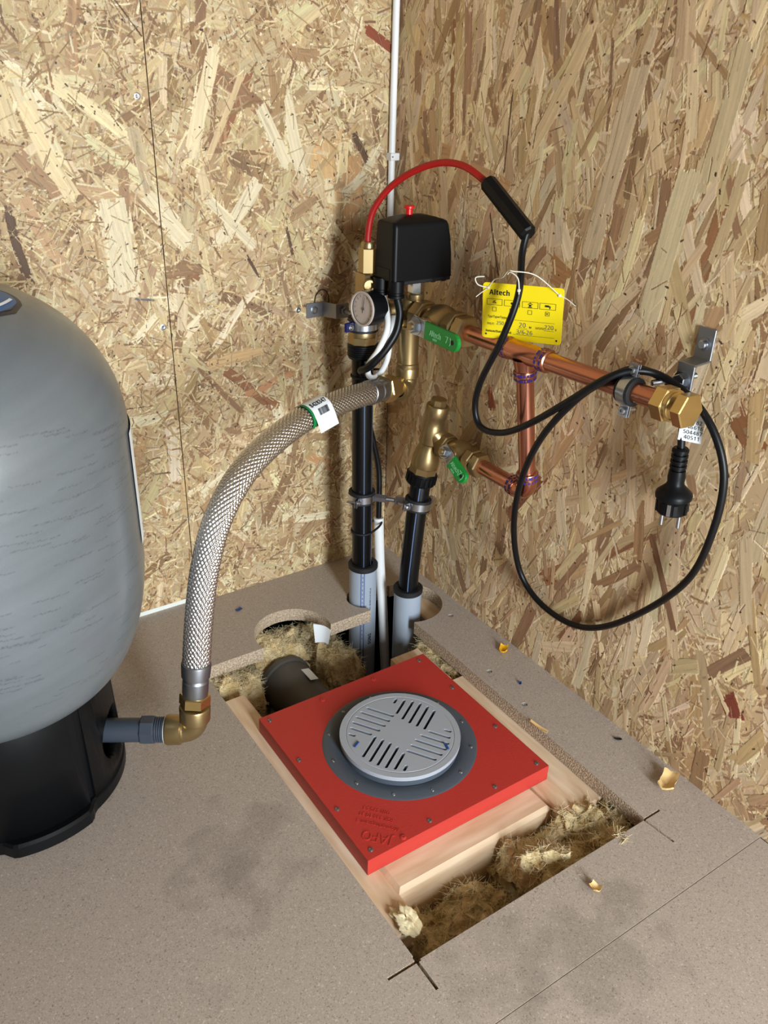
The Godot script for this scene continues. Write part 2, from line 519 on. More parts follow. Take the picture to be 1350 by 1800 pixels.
	mat("braid_wire", Color(0.82, 0.81, 0.80), 0.3, 1.0)
	mat("chrome", Color(0.86, 0.87, 0.88), 0.12, 1.0)
	mat("black_plastic", Color(0.045, 0.05, 0.058), 0.42, 0.0, 0.32)
	mat("black_matte", Color(0.06, 0.06, 0.065), 0.7)
	mat("rubber", Color(0.085, 0.085, 0.09), 0.65)
	mat("black_cord", Color(0.05, 0.052, 0.06), 0.4, 0.0, 0.4)
	mat("pe_pipe", Color(0.035, 0.04, 0.05), 0.32, 0.0, 0.4)
	mat("blue_stripe", Color(0.33, 0.42, 0.56), 0.4)
	mat("white_plastic", Color(0.91, 0.91, 0.90), 0.45)
	mat("white_paper", Color(0.90, 0.92, 0.93), 0.6)
	mat("ink", Color(0.05, 0.05, 0.06), 0.7)
	mat("pen", Color(0.30, 0.30, 0.33), 0.7)
	mat("green", Color(0.06, 0.52, 0.20), 0.35)
	mat("green_label", Color(0.04, 0.50, 0.25), 0.5)
	mat("handle_print", Color(0.55, 0.80, 0.60), 0.5)
	mat("red_cable", Color(0.62, 0.06, 0.05), 0.45)
	mat("red_button", Color(0.80, 0.06, 0.07), 0.35)
	var rp := mat("red_plate", Color(0.73, 0.20, 0.17), 0.5)
	rp.heightmap_enabled = true
	rp.heightmap_texture = noise_tex(256, 0.08, Color.BLACK, Color.WHITE, 8)
	rp.heightmap_scale = 0.015
	rp.uv1_triplanar = true
	rp.uv1_scale = Vector3.ONE * 12.0
	mat("ring_grey", Color(0.30, 0.33, 0.37), 0.42)
	mat("grate_grey", Color(0.66, 0.68, 0.71), 0.42)
	mat("pipe_grey", Color(0.62, 0.66, 0.71), 0.42)
	mat("drain_grey", Color(0.34, 0.33, 0.31), 0.5)
	mat("print_blue", Color(0.12, 0.26, 0.55), 0.5)
	mat("stub_grey", Color(0.22, 0.25, 0.29), 0.4)
	mat("yellow_tag", Color(0.93, 0.83, 0.05), 0.45)
	mat("yellow_bit", Color(0.95, 0.72, 0.12), 0.5)
	mat("blue_bit", Color(0.10, 0.28, 0.55), 0.5)
	mat("purple_ink", Color(0.20, 0.13, 0.50), 0.45)
	mat("dial", Color(0.72, 0.66, 0.62), 0.5)
	mat("string", Color(0.86, 0.83, 0.76), 0.8)
	mat("blue_clip", Color(0.10, 0.13, 0.35), 0.4)
	mat("foam", Color(0.88, 0.89, 0.86), 0.7)
	var wood := mat("pine", Color.WHITE, 0.62)
	wood.albedo_texture = noise_tex(512, 0.012, Color(0.86, 0.73, 0.58), Color(0.97, 0.88, 0.76), 19, 3)
	wood.uv1_triplanar = true
	wood.uv1_scale = Vector3(9, 9, 1.2)
	var wx := mat("pine_cross", Color.WHITE, 0.62)
	wx.albedo_texture = wood.albedo_texture
	wx.uv1_triplanar = true
	wx.uv1_scale = Vector3(1.2, 9, 9)
	mat("splinter", Color(0.88, 0.74, 0.50), 0.7)
	var wool := mat("wool", Color.WHITE, 0.95, 0.0, 0.2)
	wool.albedo_texture = noise_tex(512, 0.02, Color(0.78, 0.65, 0.42), Color(0.98, 0.93, 0.78), 41, 5)
	wool.uv1_triplanar = true
	wool.uv1_scale = Vector3.ONE * 5.0
	wool.heightmap_enabled = true
	wool.heightmap_texture = noise_tex(512, 0.035, Color.BLACK, Color.WHITE, 43, 5)
	wool.heightmap_scale = 0.5
	wool.backlight_enabled = true
	wool.backlight = Color(0.30, 0.26, 0.18)
	var fibre := mat("wool_fibre", Color(0.94, 0.88, 0.72), 0.9, 0.0, 0.2)
	fibre.backlight_enabled = true
	fibre.backlight = Color(0.3, 0.27, 0.2)
	mat("dark_timber", Color(0.36, 0.31, 0.26), 0.8)
	mat("dark_soil", Color(0.13, 0.11, 0.09), 0.95)
	var tank := mat("tank_grey", Color.WHITE, 0.34)
	tank.albedo_texture = tank_texture()
	tank.clearcoat_enabled = true
	tank.clearcoat = 0.35
	tank.clearcoat_roughness = 0.25
	tank.heightmap_enabled = true
	tank.heightmap_texture = noise_tex(512, 0.05, Color.BLACK, Color.WHITE, 51, 3)
	tank.heightmap_scale = 0.02
	var glass := mat("glass", Color(1, 1, 1, 0.06), 0.03)
	glass.transparency = BaseMaterial3D.TRANSPARENCY_ALPHA
	mat("badge_rim", Color(0.16, 0.15, 0.20), 0.4)
	mat("badge_blue", Color(0.20, 0.36, 0.55), 0.4)
	mat("ground", Color(0.42, 0.45, 0.38), 0.9)


# wound glass fibre: slanting bands of slightly different grey, with fine dark scratches
func tank_texture() -> ImageTexture:
	var w := 1024; var h := 512
	var im := Image.create(w, h, false, Image.FORMAT_RGB8)
	rng.seed = 9
	var f := FastNoiseLite.new()
	f.seed = 4; f.frequency = 0.03; f.fractal_octaves = 3
	for y in h:
		for x in w:
			var k := 0.97 + 0.05 * f.get_noise_2d(x * 0.12, y * 1.6 + x * 0.25) + rng.randf_range(-0.012, 0.012)
			im.set_pixel(x, y, Color(0.40 * k, 0.425 * k, 0.44 * k))
	for i in 520:
		var x0 := rng.randi_range(0, w - 1); var y0 := rng.randi_range(int(h * 0.35), int(h * 0.8)); var l := rng.randi_range(8, 46)
		for j in l:
			var k := rng.randf_range(0.74, 0.96)
			im.set_pixel(posmod(x0 + j, w), clampi(y0 + int(j * 0.12), 0, h - 1), Color(0.40 * k, 0.425 * k, 0.44 * k))
	return ImageTexture.create_from_image(im)


# ---------------------------------------------------------------- the room
func light_and_camera() -> void:
	var cam := Camera3D.new()
	cam.name = "camera"
	add_child(cam)
	cam.position = Vector3(-0.7676, 0.7801, 1.1228)
	cam.rotation = Vector3(-0.4816, -0.5987, 0.0282)
	cam.fov = 62.556
	cam.near = 0.02
	cam.current = true
	var we := WorldEnvironment.new()
	we.name = "environment"
	var env := Environment.new()
	env.background_mode = Environment.BG_SKY
	var sky := Sky.new()
	var sm := ProceduralSkyMaterial.new()
	sm.sky_top_color = Color(0.62, 0.74, 0.90)
	sm.sky_horizon_color = Color(0.86, 0.90, 0.95)
	sm.ground_bottom_color = Color(0.40, 0.42, 0.38)
	sm.ground_horizon_color = Color(0.62, 0.64, 0.62)
	sm.sun_angle_max = 0.0
	sm.sky_energy_multiplier = 1.0
	sky.sky_material = sm
	env.sky = sky
	env.tonemap_mode = Environment.TONE_MAPPER_LINEAR
	env.tonemap_exposure = 1.0
	env.sdfgi_enabled = true; env.ssao_enabled = true; env.ssil_enabled = true
	we.environment = env
	add_child(we)
	# daylight through the open doorway behind the camera
	var day := AreaLight3D.new()
	day.name = "doorway_daylight"
	add_child(day)
	day.area_size = Vector2(0.28, 0.98)
	day.position = Vector3(-0.54, 0.63, 2.225)
	day.rotation = Vector3(0, 0, 0)
	day.light_color = Color(0.93, 0.97, 1.0)
	day.light_energy = 6.0
	day.area_range = 12.0
	day.shadow_enabled = true


const ROOM_X := -1.9
const ROOM_Z := 2.24
const ROOM_Y := 2.0
const SEAM_Z := 0.7965


func slab(a: Vector3, b: Vector3, bevel := 0.0) -> MB:
	var mb := MB.new()
	mb.box(at((a + b) * 0.5), (b - a).abs(), bevel)
	return mb


func build_room() -> void:
	var wl := structure("wall_left")
	part(wl, "panel", slab(Vector3(-0.3683, -0.002, -0.012), Vector3(-0.0008, ROOM_Y, 0.0), 0.0008), M.osb_left, "oriented strand board panel beside the corner")
	part(wl, "panel", slab(Vector3(-1.35, 0.013, -0.012), Vector3(-0.3697, ROOM_Y, 0.0), 0.0008), M.osb_left, "oriented strand board panel behind the tank")
	part(wl, "panel", slab(Vector3(ROOM_X, 0.013, -0.012), Vector3(-1.3512, ROOM_Y, 0.0), 0.0008), M.osb_left)
	part(wl, "backing", slab(Vector3(ROOM_X, -0.3, -0.06), Vector3(0.06, ROOM_Y, -0.013)), M.dark_soil)
	for s in [Vector3(-0.3838, 0.7457, 0), Vector3(-0.3793, 0.4593, 0), Vector3(-0.1686, 0.4581, 0)]:
		var mb := MB.new()
		mb.lathe(along(s, Vector3.BACK), [[0.0, -0.002], [0.0042, -0.002], [0.0042, 0.0002], [0.003, 0.0006], [0.0016, 0.0005], [0.0, -0.0006]], 16)
		for k in 2:
			mb.box(Transform3D(Basis(Vector3.BACK, k * PI / 2), s + Vector3(0, 0, 0.0005)), Vector3(0.0044, 0.0007, 0.0006), 0.0)
		part(wl, "screw", mb, M.steel)
	var wr := structure("wall_right")
	part(wr, "panel", slab(Vector3(0.0, -0.002, 0.0), Vector3(0.012, ROOM_Y, 1.19), 0.0008), M.osb_right)
	part(wr, "panel", slab(Vector3(0.0, -0.002, 1.1914), Vector3(0.012, ROOM_Y, ROOM_Z), 0.0008), M.osb_right)
	part(wr, "backing", slab(Vector3(0.013, -0.3, -0.012), Vector3(0.06, ROOM_Y, ROOM_Z)), M.dark_soil)
	# the walls behind the camera, with the open doorway that lets the daylight in
	var wf := structure("wall_front")
	part(wf, "panel", slab(Vector3(-0.39, -0.022, ROOM_Z), Vector3(0.06, ROOM_Y, ROOM_Z + 0.06)), M.dark_timber)
	part(wf, "panel", slab(Vector3(ROOM_X, -0.022, ROOM_Z), Vector3(-0.69, ROOM_Y, ROOM_Z + 0.06)), M.dark_timber)
	part(wf, "panel", slab(Vector3(-0.69, 1.13, ROOM_Z), Vector3(-0.39, ROOM_Y, ROOM_Z + 0.06)), M.dark_timber)
	part(wf, "panel", slab(Vector3(-0.69, -0.022, ROOM_Z), Vector3(-0.39, 0.13, ROOM_Z + 0.06)), M.dark_timber)
	var wsd := structure("wall_side")
	part(wsd, "panel", slab(Vector3(ROOM_X - 0.06, -0.3, -0.06), Vector3(ROOM_X, ROOM_Y, ROOM_Z + 0.06)), M.dark_timber)
	var ce := structure("ceiling")
	part(ce, "panel", slab(Vector3(ROOM_X - 0.06, ROOM_Y, -0.06), Vector3(0.06, ROOM_Y + 0.05, ROOM_Z + 0.06)), M.dark_timber)
	var sl := MB.new()
	sl.box(at(Vector3(-1.134, 0.0055, -0.0105)), Vector3(1.53, 0.012, 0.003), 0.0)
	var tr := structure("trim_1")
	part(tr, "strip", sl, M.foam, "white strip showing under the raised panel behind the tank")


func csg_cyl(parent: Node3D, x: float, z: float, r: float) -> void:
	var c := CSGCylinder3D.new()
	c.name = "cut"
	c.radius = r; c.height = 0.2; c.sides = 56
	c.position = Vector3(x, 0, z)
	c.operation = CSGShape3D.OPERATION_SUBTRACTION
	c.material = M.chipboard_edge
	parent.add_child(c, true)


func csg_box(parent: Node3D, a: Vector3, b: Vector3, turn := 0.0) -> void:
	var c := CSGBox3D.new()
	c.name = "cut"
	c.size = (b - a).abs()
	c.position = (a + b) * 0.5
	c.rotation.y = turn
	c.operation = CSGShape3D.OPERATION_SUBTRACTION
	c.material = M.chipboard_edge
	parent.add_child(c, true)


func build_floor() -> void:
	var fl := structure("floor")
	var cs := CSGCombiner3D.new()
	cs.name = "board"
	fl.add_child(cs)
	cs.set_meta("label", "particle board with a rectangular opening sawn round the drain")
	var b := CSGBox3D.new()
	b.name = "sheet"
	b.size = Vector3(-ROOM_X, 0.022, SEAM_Z - 0.0003 + 0.011)
	b.position = Vector3(ROOM_X * 0.5, -0.011, (SEAM_Z - 0.0003 - 0.011) * 0.5)
	b.material = M.chipboard
	cs.add_child(b)
	var main := Vector3(-0.4295, -0.1, 0.167)
	csg_box(cs, main, Vector3(-0.095, 0.1, 0.7065))
	csg_box(cs, Vector3(-0.1364, -0.1, 0.120), Vector3(-0.07, 0.1, 0.23))
	csg_cyl(cs, -0.1255, 0.130, 0.0300)
	csg_cyl(cs, -0.071, 0.180, 0.057)
	csg_cyl(cs, -0.271, 0.152, 0.061)
	# saw cuts that overshoot the corners
	csg_box(cs, Vector3(-0.464, -0.012, 0.7052), Vector3(-0.425, 0.02, 0.7085))
	csg_box(cs, Vector3(-0.4310, -0.012, 0.70), Vector3(-0.4278, 0.02, 0.741))
	csg_box(cs, Vector3(-0.098, -0.012, 0.7042), Vector3(-0.069, 0.02, 0.7072))
	csg_box(cs, Vector3(-0.0965, -0.012, 0.70), Vector3(-0.0938, 0.02, 0.747), 0.10)
	# countersunk screws sit in shallow holes
	for q in floor_screws:
		var c := CSGCylinder3D.new()
		c.name = "hole"
		c.radius = 0.0042; c.height = 0.006; c.sides = 16
		c.position = Vector3(q.x, 0.0, q.y)
		c.operation = CSGShape3D.OPERATION_SUBTRACTION
		c.material = M.chipboard
		cs.add_child(c, true)
	var b2 := part(fl, "board", slab(Vector3(ROOM_X, -0.022, SEAM_Z + 0.0003), Vector3(-0.0015, -0.0003, ROOM_Z + 0.06), 0.0004), M.chipboard)
	b2.set_meta("label", "particle board in front of the seam")
	for q in floor_screws:
		var mb := MB.new()
		mb.lathe(at(Vector3(q.x, -0.0022, q.y)), [[0.0, -0.0008], [0.0038, -0.0008], [0.0038, 0.0006], [0.0024, 0.0009], [0.0010, -0.0004], [0.0, -0.0004]], 16)
		part(fl, "screw", mb, M.steel)
	# the ground under the floor, closed by the walls of the crawl space
	var mb := MB.new()
	mb.box(at(Vector3(-0.95, -0.27, 1.1)), Vector3(2.1, 0.06, 2.4), 0.0)
	part(fl, "subfloor", mb, M.dark_soil, "dark ground under the floor")
	part(fl, "ground", slab(Vector3(-6, -0.36, ROOM_Z + 0.07), Vector3(5, -0.30, 9)), M.ground, "ground outside the doorway")


var floor_screws := [Vector2(-0.0732, 0.3921), Vector2(-0.0784, 0.475), Vector2(-0.034, 0.2477)]


# fibrous lumps: a folded sheet over a rectangle, thick at the middle
func wool_block(called: String, a: Vector3, b: Vector3, amp: float, seed_: int, label: String, nx := 70, nz := 40, tufts := 260) -> void:
	var f := FastNoiseLite.new()
	f.seed = seed_; f.frequency = 60.0; f.fractal_octaves = 5; f.noise_type = FastNoiseLite.TYPE_SIMPLEX_SMOOTH
	var g := FastNoiseLite.new()
	g.seed = seed_ + 7; g.frequency = 15.0; g.fractal_octaves = 2
	var P := []
	for i in nz + 1:
		var row := PackedVector3Array()
		for j in nx + 1:
			var u := float(j) / nx; var w := float(i) / nz
			var x := lerpf(a.x, b.x, u); var z := lerpf(a.z, b.z, w)
			var edge := minf(minf(u, 1 - u) * absf(b.x - a.x), minf(w, 1 - w) * absf(b.z - a.z)) / 0.018
			var fold := 1.0 - absf(g.get_noise_2d(x, z + 3.0)) * 2.0
			var y := lerpf(a.y, b.y, w) + amp * (g.get_noise_2d(x + 9.0, z) * 1.1 + fold * 0.5 - 0.2 + f.get_noise_2d(x, z) * 0.55)
			y -= 0.04 * pow(clampf(1.0 - edge, 0.0, 1.0), 2.0)
			row.append(Vector3(x + f.get_noise_2d(z * 0.6, x) * amp * 0.5, y, z + f.get_noise_2d(x * 0.6 + 5.0, z) * amp * 0.5))
		P.append(row)
	var mb := MB.new()
	mb.soft_sheet(P)
	var centre := Vector3((a.x + b.x) * 0.5, minf(a.y, b.y) - 0.03, (a.z + b.z) * 0.5)
	var low := minf(a.y, b.y) - 0.035
	var t := thing(called, label, "insulation", centre, "glass wool in the floor opening")
	var body := MB.new()
	for i in range(0, mb.v.size(), 3):
		var s := 1.0 if mb.n[i].y + mb.n[i + 1].y + mb.n[i + 2].y > 0.0 else -1.0
		body.tri(mb.v[i], mb.v[i + 1], mb.v[i + 2], mb.n[i] * s, mb.n[i + 1] * s, mb.n[i + 2] * s)
	# the batt goes on below its torn surface
	body.box(at(Vector3(centre.x, low - 0.04, centre.z)), Vector3(absf(b.x - a.x) * 0.96, 0.08, absf(b.z - a.z) * 0.96), 0.006)
	part(t, "batt", body, M.wool)
	rng.seed = seed_
	var fb := MB.new()
	for i in tufts * 9:
		var row: PackedVector3Array = P[rng.randi_range(1, nz - 1)]
		var p := row[rng.randi_range(1, nx - 1)]
		var d := Vector3(rng.randf_range(-1, 1), rng.randf_range(-0.05, 0.35), rng.randf_range(-1, 1)).normalized() * rng.randf_range(0.004, 0.014)
		var c := Vector3(rng.randf_range(-1, 1), rng.randf_range(-0.4, 0.3), rng.randf_range(-1, 1)) * 0.005
		fb.tube(PackedVector3Array([p - d * 0.4, p + d * 0.3 + c * 0.6, p + d + c]), 0.00022, 3, false)
	part(t, "fibres", fb, M.wool_fibre).set_meta("kind", "stuff")


func build_underfloor() -> void:
	# timber frame round the drain
	var mb := slab(Vector3(-0.424, -0.12, 0.222), Vector3(-0.389, -0.0235, 0.662), 0.002)
	single("wooden_joist", mb, M.pine, "pale pine joist under the left edge of the red plate", "joist", Vector3(-0.4065, -0.12, 0.44), "pine frame round the drain")
	mb = slab(Vector3(-0.156, -0.12, 0.355), Vector3(-0.088, -0.0235, 0.640), 0.002)
	single("wooden_joist", mb, M.pine, "pine joist under the right edge of the red plate", "joist", Vector3(-0.12, -0.12, 0.5), "pine frame round the drain")
	mb = slab(Vector3(-0.388, -0.105, 0.560), Vector3(-0.157, -0.0238, 0.617), 0.005)
	single("cross_beam", mb, M.pine_cross, "pine cross beam lit along its front below the red plate", "beam", Vector3(-0.27, -0.105, 0.59), "pine frame round the drain")
	mb = slab(Vector3(-0.160, -0.12, 0.262), Vector3(-0.108, -0.0236, 0.350), 0.004)
	single("wooden_block", mb, M.pine, "short pine block under the far corner of the red plate", "block", Vector3(-0.134, -0.12, 0.31), "pine frame round the drain")
	mb = slab(Vector3(-0.052, -0.12, 0.118), Vector3(-0.004, -0.0236, 0.226), 0.002)
	single("wooden_block", mb, M.pine, "pine block glimpsed in the cut-out behind the right sleeve", "block", Vector3(-0.028, -0.12, 0.172), "pine frame round the drain")
	wool_block("insulation_wool", Vector3(-0.415, -0.060, 0.618), Vector3(-0.262, -0.048, 0.735), 0.022, 3, "brownish glass wool in front of the cross beam, left end", 80, 60, 320)
	wool_block("insulation_wool", Vector3(-0.258, -0.036, 0.619), Vector3(-0.060, -0.020, 0.735), 0.022, 5, "pale glass wool heaped at the front right corner of the opening", 100, 60, 420)
	wool_block("insulation_wool", Vector3(-0.087, -0.030, 0.50), Vector3(-0.045, -0.026, 0.616), 0.012, 9, "narrow strip of glass wool between right joist and board", 24, 60, 160)
	wool_block("insulation_wool", Vector3(-0.106, -0.026, 0.235), Vector3(-0.055, -0.030, 0.352), 0.012, 12, "tuft of glass wool beside the short pine block", 26, 60, 160)
	wool_block("insulation_wool", Vector3(-0.43, -0.036, 0.10), Vector3(-0.345, -0.030, 0.205), 0.014, 15, "cream glass wool below the board next to the hose", 50, 50, 240)
	wool_block("insulation_wool", Vector3(-0.340, -0.040, 0.080), Vector3(-0.238, -0.030, 0.150), 0.016, 18, "glass wool bulging from the round cut-out in the board", 60, 50, 260)
	wool_block("insulation_wool", Vector3(-0.234, -0.060, 0.06), Vector3(-0.158, -0.070, 0.19), 0.016, 22, "dark glass wool between round cut-out and grey sleeve", 50, 60, 160)
	# a white tuft on the left joist
	rng.seed = 61
	var tf := MB.new()
	var f := FastNoiseLite.new()
	f.seed = 14; f.frequency = 60.0
	var P := []
	for i in 25:
		var row := PackedVector3Array()
		var a := PI * i / 24
		for j in 37:
			var b := TAU * (j % 36) / 36
			var d := Vector3(sin(a) * cos(b), cos(a), sin(a) * sin(b))
			row.append(Vector3(-0.404, -0.019, 0.652) + d * Vector3(0.012, 0.007, 0.019) * (1.0 + 0.8 * f.get_noise_3dv(d * 0.022)))
		P.append(row)
	tf.soft_sheet(P, false, true)
	fix_out(tf, Vector3(-0.404, -0.019, 0.652))
	single("wool_tuft", tf, M.wool_fibre, "white tuft of wool on the end of the left joist", "insulation", Vector3(-0.402, -0.028, 0.655))
	# the drain's waste pipe
	var t := thing("waste_pipe", "brown-grey waste pipe with a socket end beneath the red plate", "pipe", Vector3(-0.285, -0.1, 0.18))
	var ax := along(Vector3(-0.293, -0.088, 0.150), Vector3(0.02, 0, 0.25))
	mb = MB.new()
	mb.lathe(ax, [[0.036, 0.0], [0.042, 0.0], [0.042, 0.05], [0.038, 0.058], [0.038, 0.24]], 40)
	part(t, "tube", mb, M.drain_grey)
	mb = MB.new()
	mb.lathe(ax, [[0.042, 0.004], [0.046, 0.005], [0.046, 0.013], [0.042, 0.014]], 40)
	part(t, "socket_ring", mb, M.drain_grey)
	mb = MB.new()
	mb.lathe(ax, [[0.036, 0.001], [0.033, 0.02], [0.0, 0.02]], 40)
	part(t, "plug", mb, M.black_matte)
	mb = MB.new()
	var lt := along(Vector3(-0.272, -0.0485, 0.205), Vector3(0.25, 1, 0.0), Vector3(0.02, 0, 1))
	mb.box(lt, Vector3(0.030, 0.0006, 0.014), 0.0)
	part(t, "label", mb, M.white_paper, "small white printed label")
	# paper left in the round cut-out
	mb = MB.new()
	var pp := []; var back := []
	for i in 9:
		var row := PackedVector3Array(); var r2 := PackedVector3Array()
		for j in 5:
			var q := i / 8.0; var w := j / 4.0
			var p := Vector3(-0.2340, -0.002, 0.150).lerp(Vector3(-0.2175, -0.004, 0.1770), q).lerp(Vector3(-0.2400, -0.026, 0.166).lerp(Vector3(-0.2260, -0.024, 0.1830), q), w) + Vector3(0.004, 0, -0.002) * sin(q * PI)
			row.append(p); r2.append(p + Vector3(0.0006, 0, -0.0004))
		pp.append(row); back.append(r2)
	mb.soft_sheet(pp); mb.soft_sheet(back, true)
	single("paper_scrap", mb, M.white_paper, "white paper scrap inside the round cut-out", "paper", Vector3(-0.23, -0.025, 0.168))


func fix_out(mb: MB, c: Vector3) -> void:
	for i in mb.n.size():
		if mb.n[i].dot(mb.v[i] - c) < 0.0:
			mb.n[i] = -mb.n[i]
	var old := mb.v; var on := mb.n; var ou := mb.uv
	mb.v = PackedVector3Array(); mb.n = PackedVector3Array(); mb.uv = PackedVector2Array()
	for i in range(0, old.size(), 3):
		mb.tri(old[i], old[i + 1], old[i + 2], on[i], on[i + 1], on[i + 2], ou[i], ou[i + 1], ou[i + 2])


# ---------------------------------------------------------------- floor drain
func build_drain() -> void:
	var c := Vector3(-0.2690, 0.0, 0.4435)
	var t := thing("floor_drain", "red square plate with a grey round floor drain and grate", "drain", Vector3(c.x, -0.023, c.z))
	var mb := MB.new()
	var h := 0.137
	# plate with a round opening
	var sq := []
	var circ := []
	var k := 64
	for i in k + 1:
		var a := TAU * i / k
		var d := Vector2.from_angle(a)
		var s := h / maxf(absf(d.x), absf(d.y))
		sq.append(d * s); circ.append(d * 0.100)
	for i in k:
		var A: Vector2 = sq[i]; var B: Vector2 = sq[i + 1]; var D: Vector2 = circ[i]; var E: Vector2 = circ[i + 1]
		mb.fquad(Vector3(A.x, 0.0005, A.y) + c, Vector3(B.x, 0.0005, B.y) + c, Vector3(E.x, 0.0005, E.y) + c, Vector3(D.x, 0.0005, D.y) + c, Vector3.UP)
		var o := Vector2(signf(A.x + B.x), 0) if absf(A.x + B.x) > absf(A.y + B.y) else Vector2(0, signf(A.y + B.y))
		mb.fquad(Vector3(A.x, 0.0005, A.y) + c, Vector3(B.x, 0.0005, B.y) + c, Vector3(B.x, -0.023, B.y) + c, Vector3(A.x, -0.023, A.y) + c, Vector3(o.x, 0, o.y))
		mb.fquad(Vector3(D.x, 0.0005, D.y) + c, Vector3(E.x, 0.0005, E.y) + c, Vector3(E.x, -0.023, E.y) + c, Vector3(D.x, -0.023, D.y) + c, Vector3(-D.x, 0, -D.y).normalized())
		mb.fquad(Vector3(A.x, -0.023, A.y) + c, Vector3(B.x, -0.023, B.y) + c, Vector3(E.x, -0.023, E.y) + c, Vector3(D.x, -0.023, D.y) + c, Vector3.DOWN)
	var pl := part(t, "plate", mb, M.red_plate, "red plastic plate")
	var tx := Vector3(-0.66, 0, -0.75).normalized()
	var up := Vector3(-0.75, 0, 0.66).normalized()
	var tb := Basis(tx, up, Vector3.UP)
	print_text(pl, "lettering", "JAFO", Transform3D(tb, Vector3(-0.3800, 0.0006, 0.5590)), 0.0125, M.red_plate, 0.0012)
	print_text(pl, "lettering", "Monteringsram 3", Transform3D(tb, Vector3(-0.3695, 0.0006, 0.5440)), 0.0048, M.red_plate, 0.0009)
	print_text(pl, "lettering", "RSK 338 10 31", Transform3D(tb, Vector3(-0.3645, 0.0006, 0.5330)), 0.0048, M.red_plate, 0.0009)
	print_text(pl, "lettering", "DIN 575 53", Transform3D(tb, Vector3(-0.3585, 0.0006, 0.5250)), 0.0048, M.red_plate, 0.0009)
	# screws: corners and edges of the plate, then round the ring
	var spots := []
	for q in [Vector2(-0.126, -0.126), Vector2(0.122, -0.126), Vector2(-0.126, 0.126), Vector2(0.126, 0.126), Vector2(-0.128, -0.04), Vector2(-0.128, 0.055), Vector2(0.126, -0.05), Vector2(0.126, 0.045), Vector2(-0.045, 0.128), Vector2(0.055, 0.128)]:
		spots.append([q, "screw", M.steel_dull, 0.0031])
	for q in [Vector2(-0.045, -0.125), Vector2(0.04, -0.125), Vector2(-0.085, 0.131)]:
		spots.append([q, "rivet", M.red_plate, 0.004])
	for i in 12:
		spots.append([Vector2.from_angle(TAU * (i + 0.3) / 12) * 0.0935, "screw", M.steel, 0.0024])
	for s in spots:
		var q: Vector2 = s[0]; var r: float = s[3]
		var y0 := 0.0006 if q.length() > 0.1 else 0.0014
		mb = MB.new()
		mb.lathe(at(c + Vector3(q.x, y0, q.y)), [[r, -0.0006], [r * 0.95, 0.0006], [r * 0.6, 0.0014], [r * 0.32, 0.0015], [r * 0.3, 0.0006], [0.0, 0.0006]], 14)
		part(t, s[1], mb, s[2])
	# ring
	mb = MB.new()
	mb.lathe(at(c), [[0.0745, -0.05], [0.0745, -0.002], [0.0795, 0.0012], [0.0995, 0.0016], [0.1015, 0.0006], [0.1015, -0.004]], 72)
	part(t, "clamp_ring", mb, M.ring_grey, "dark grey plastic clamp ring")
	mb = MB.new()
	mb.lathe(at(c), [[0.0742, -0.06], [0.0742, 0.009], [0.0765, 0.010], [0.0775, 0.009], [0.0775, -0.004]], 72)
	part(t, "riser", mb, M.ring_grey, "dark riser under the grate")
	mb = MB.new()
	mb.lathe(at(c), [[0.0742, -0.05], [0.0, -0.05]], 48)
	part(t, "bowl", mb, M.black_matte)
	# grate: four fields of slots cut through a disc
	var cs := CSGCombiner3D.new()
	cs.name = "grate"
	t.add_child(cs)
	cs.position = Vector3(0, 0.023, 0)
	cs.set_meta("label", "light grey slotted plastic grate")
	var d := CSGCylinder3D.new()
	d.name = "disc"; d.radius = 0.0790; d.height = 0.006; d.sides = 88
	d.position = Vector3(0, 0.0125, 0); d.material = M.grate_grey
	cs.add_child(d)
	var gr := CSGTorus3D.new()
	gr.name = "groove"; gr.inner_radius = 0.0695; gr.outer_radius = 0.0715; gr.sides = 72; gr.ring_sides = 8
	gr.material = M.grate_grey; gr.position = Vector3(0, 0.0158, 0); gr.operation = CSGShape3D.OPERATION_SUBTRACTION
	cs.add_child(gr)
	for qd in 4:
		var turn := deg_to_rad(-33.0) + qd * PI / 2
		var e := Vector2.from_angle(turn); var n2 := Vector2(-e.y, e.x)
		for i in 6:
			var off := -0.030 + i * 0.0112
			var reach := sqrt(0.0640 * 0.0640 - off * off)
			var start := [0.052, 0.034, 0.027, 0.024, 0.0225, 0.0215][i] as float
			if i == 0:
				reach = 0.0585
			var a := e * start + n2 * off; var b := e * reach + n2 * off
			var m := (a + b) * 0.5; var l := a.distance_to(b)
			var bx := CSGBox3D.new()
			bx.name = "slot"; bx.size = Vector3(l, 0.02, 0.0042)
			bx.position = Vector3(m.x, 0.012, m.y); bx.rotation.y = -turn
			bx.material = M.grate_grey
			bx.operation = CSGShape3D.OPERATION_SUBTRACTION
			cs.add_child(bx, true)
			for q in [a, b]:
				var cy := CSGCylinder3D.new()
				cy.name = "slot_end"; cy.radius = 0.0021; cy.height = 0.02; cy.sides = 12
				cy.material = M.grate_grey
				cy.position = Vector3(q.x, 0.012, q.y); cy.operation = CSGShape3D.OPERATION_SUBTRACTION
				cs.add_child(cy, true)
	# clear film left round the rim
	for q in [[Vector2(-0.060, -0.0115), 0.5], [Vector2(0.036, 0.053), 1.3]]:
		var p: Vector2 = q[0]
		mb = MB.new()
		mb.box(Transform3D(Basis(Vector3.UP, q[1]), c + Vector3(p.x, 0.0164, p.y)), Vector3(0.011, 0.0012, 0.003), 0.0003)
		single("plastic_sliver", mb, M.blue_bit, "small blue plastic sliver on the far left of the grate" if q[1] < 1.0 else "small blue plastic sliver at the near rim of the grate", "sliver", c + Vector3(p.x, 0.0158, p.y), "blue plastic slivers")


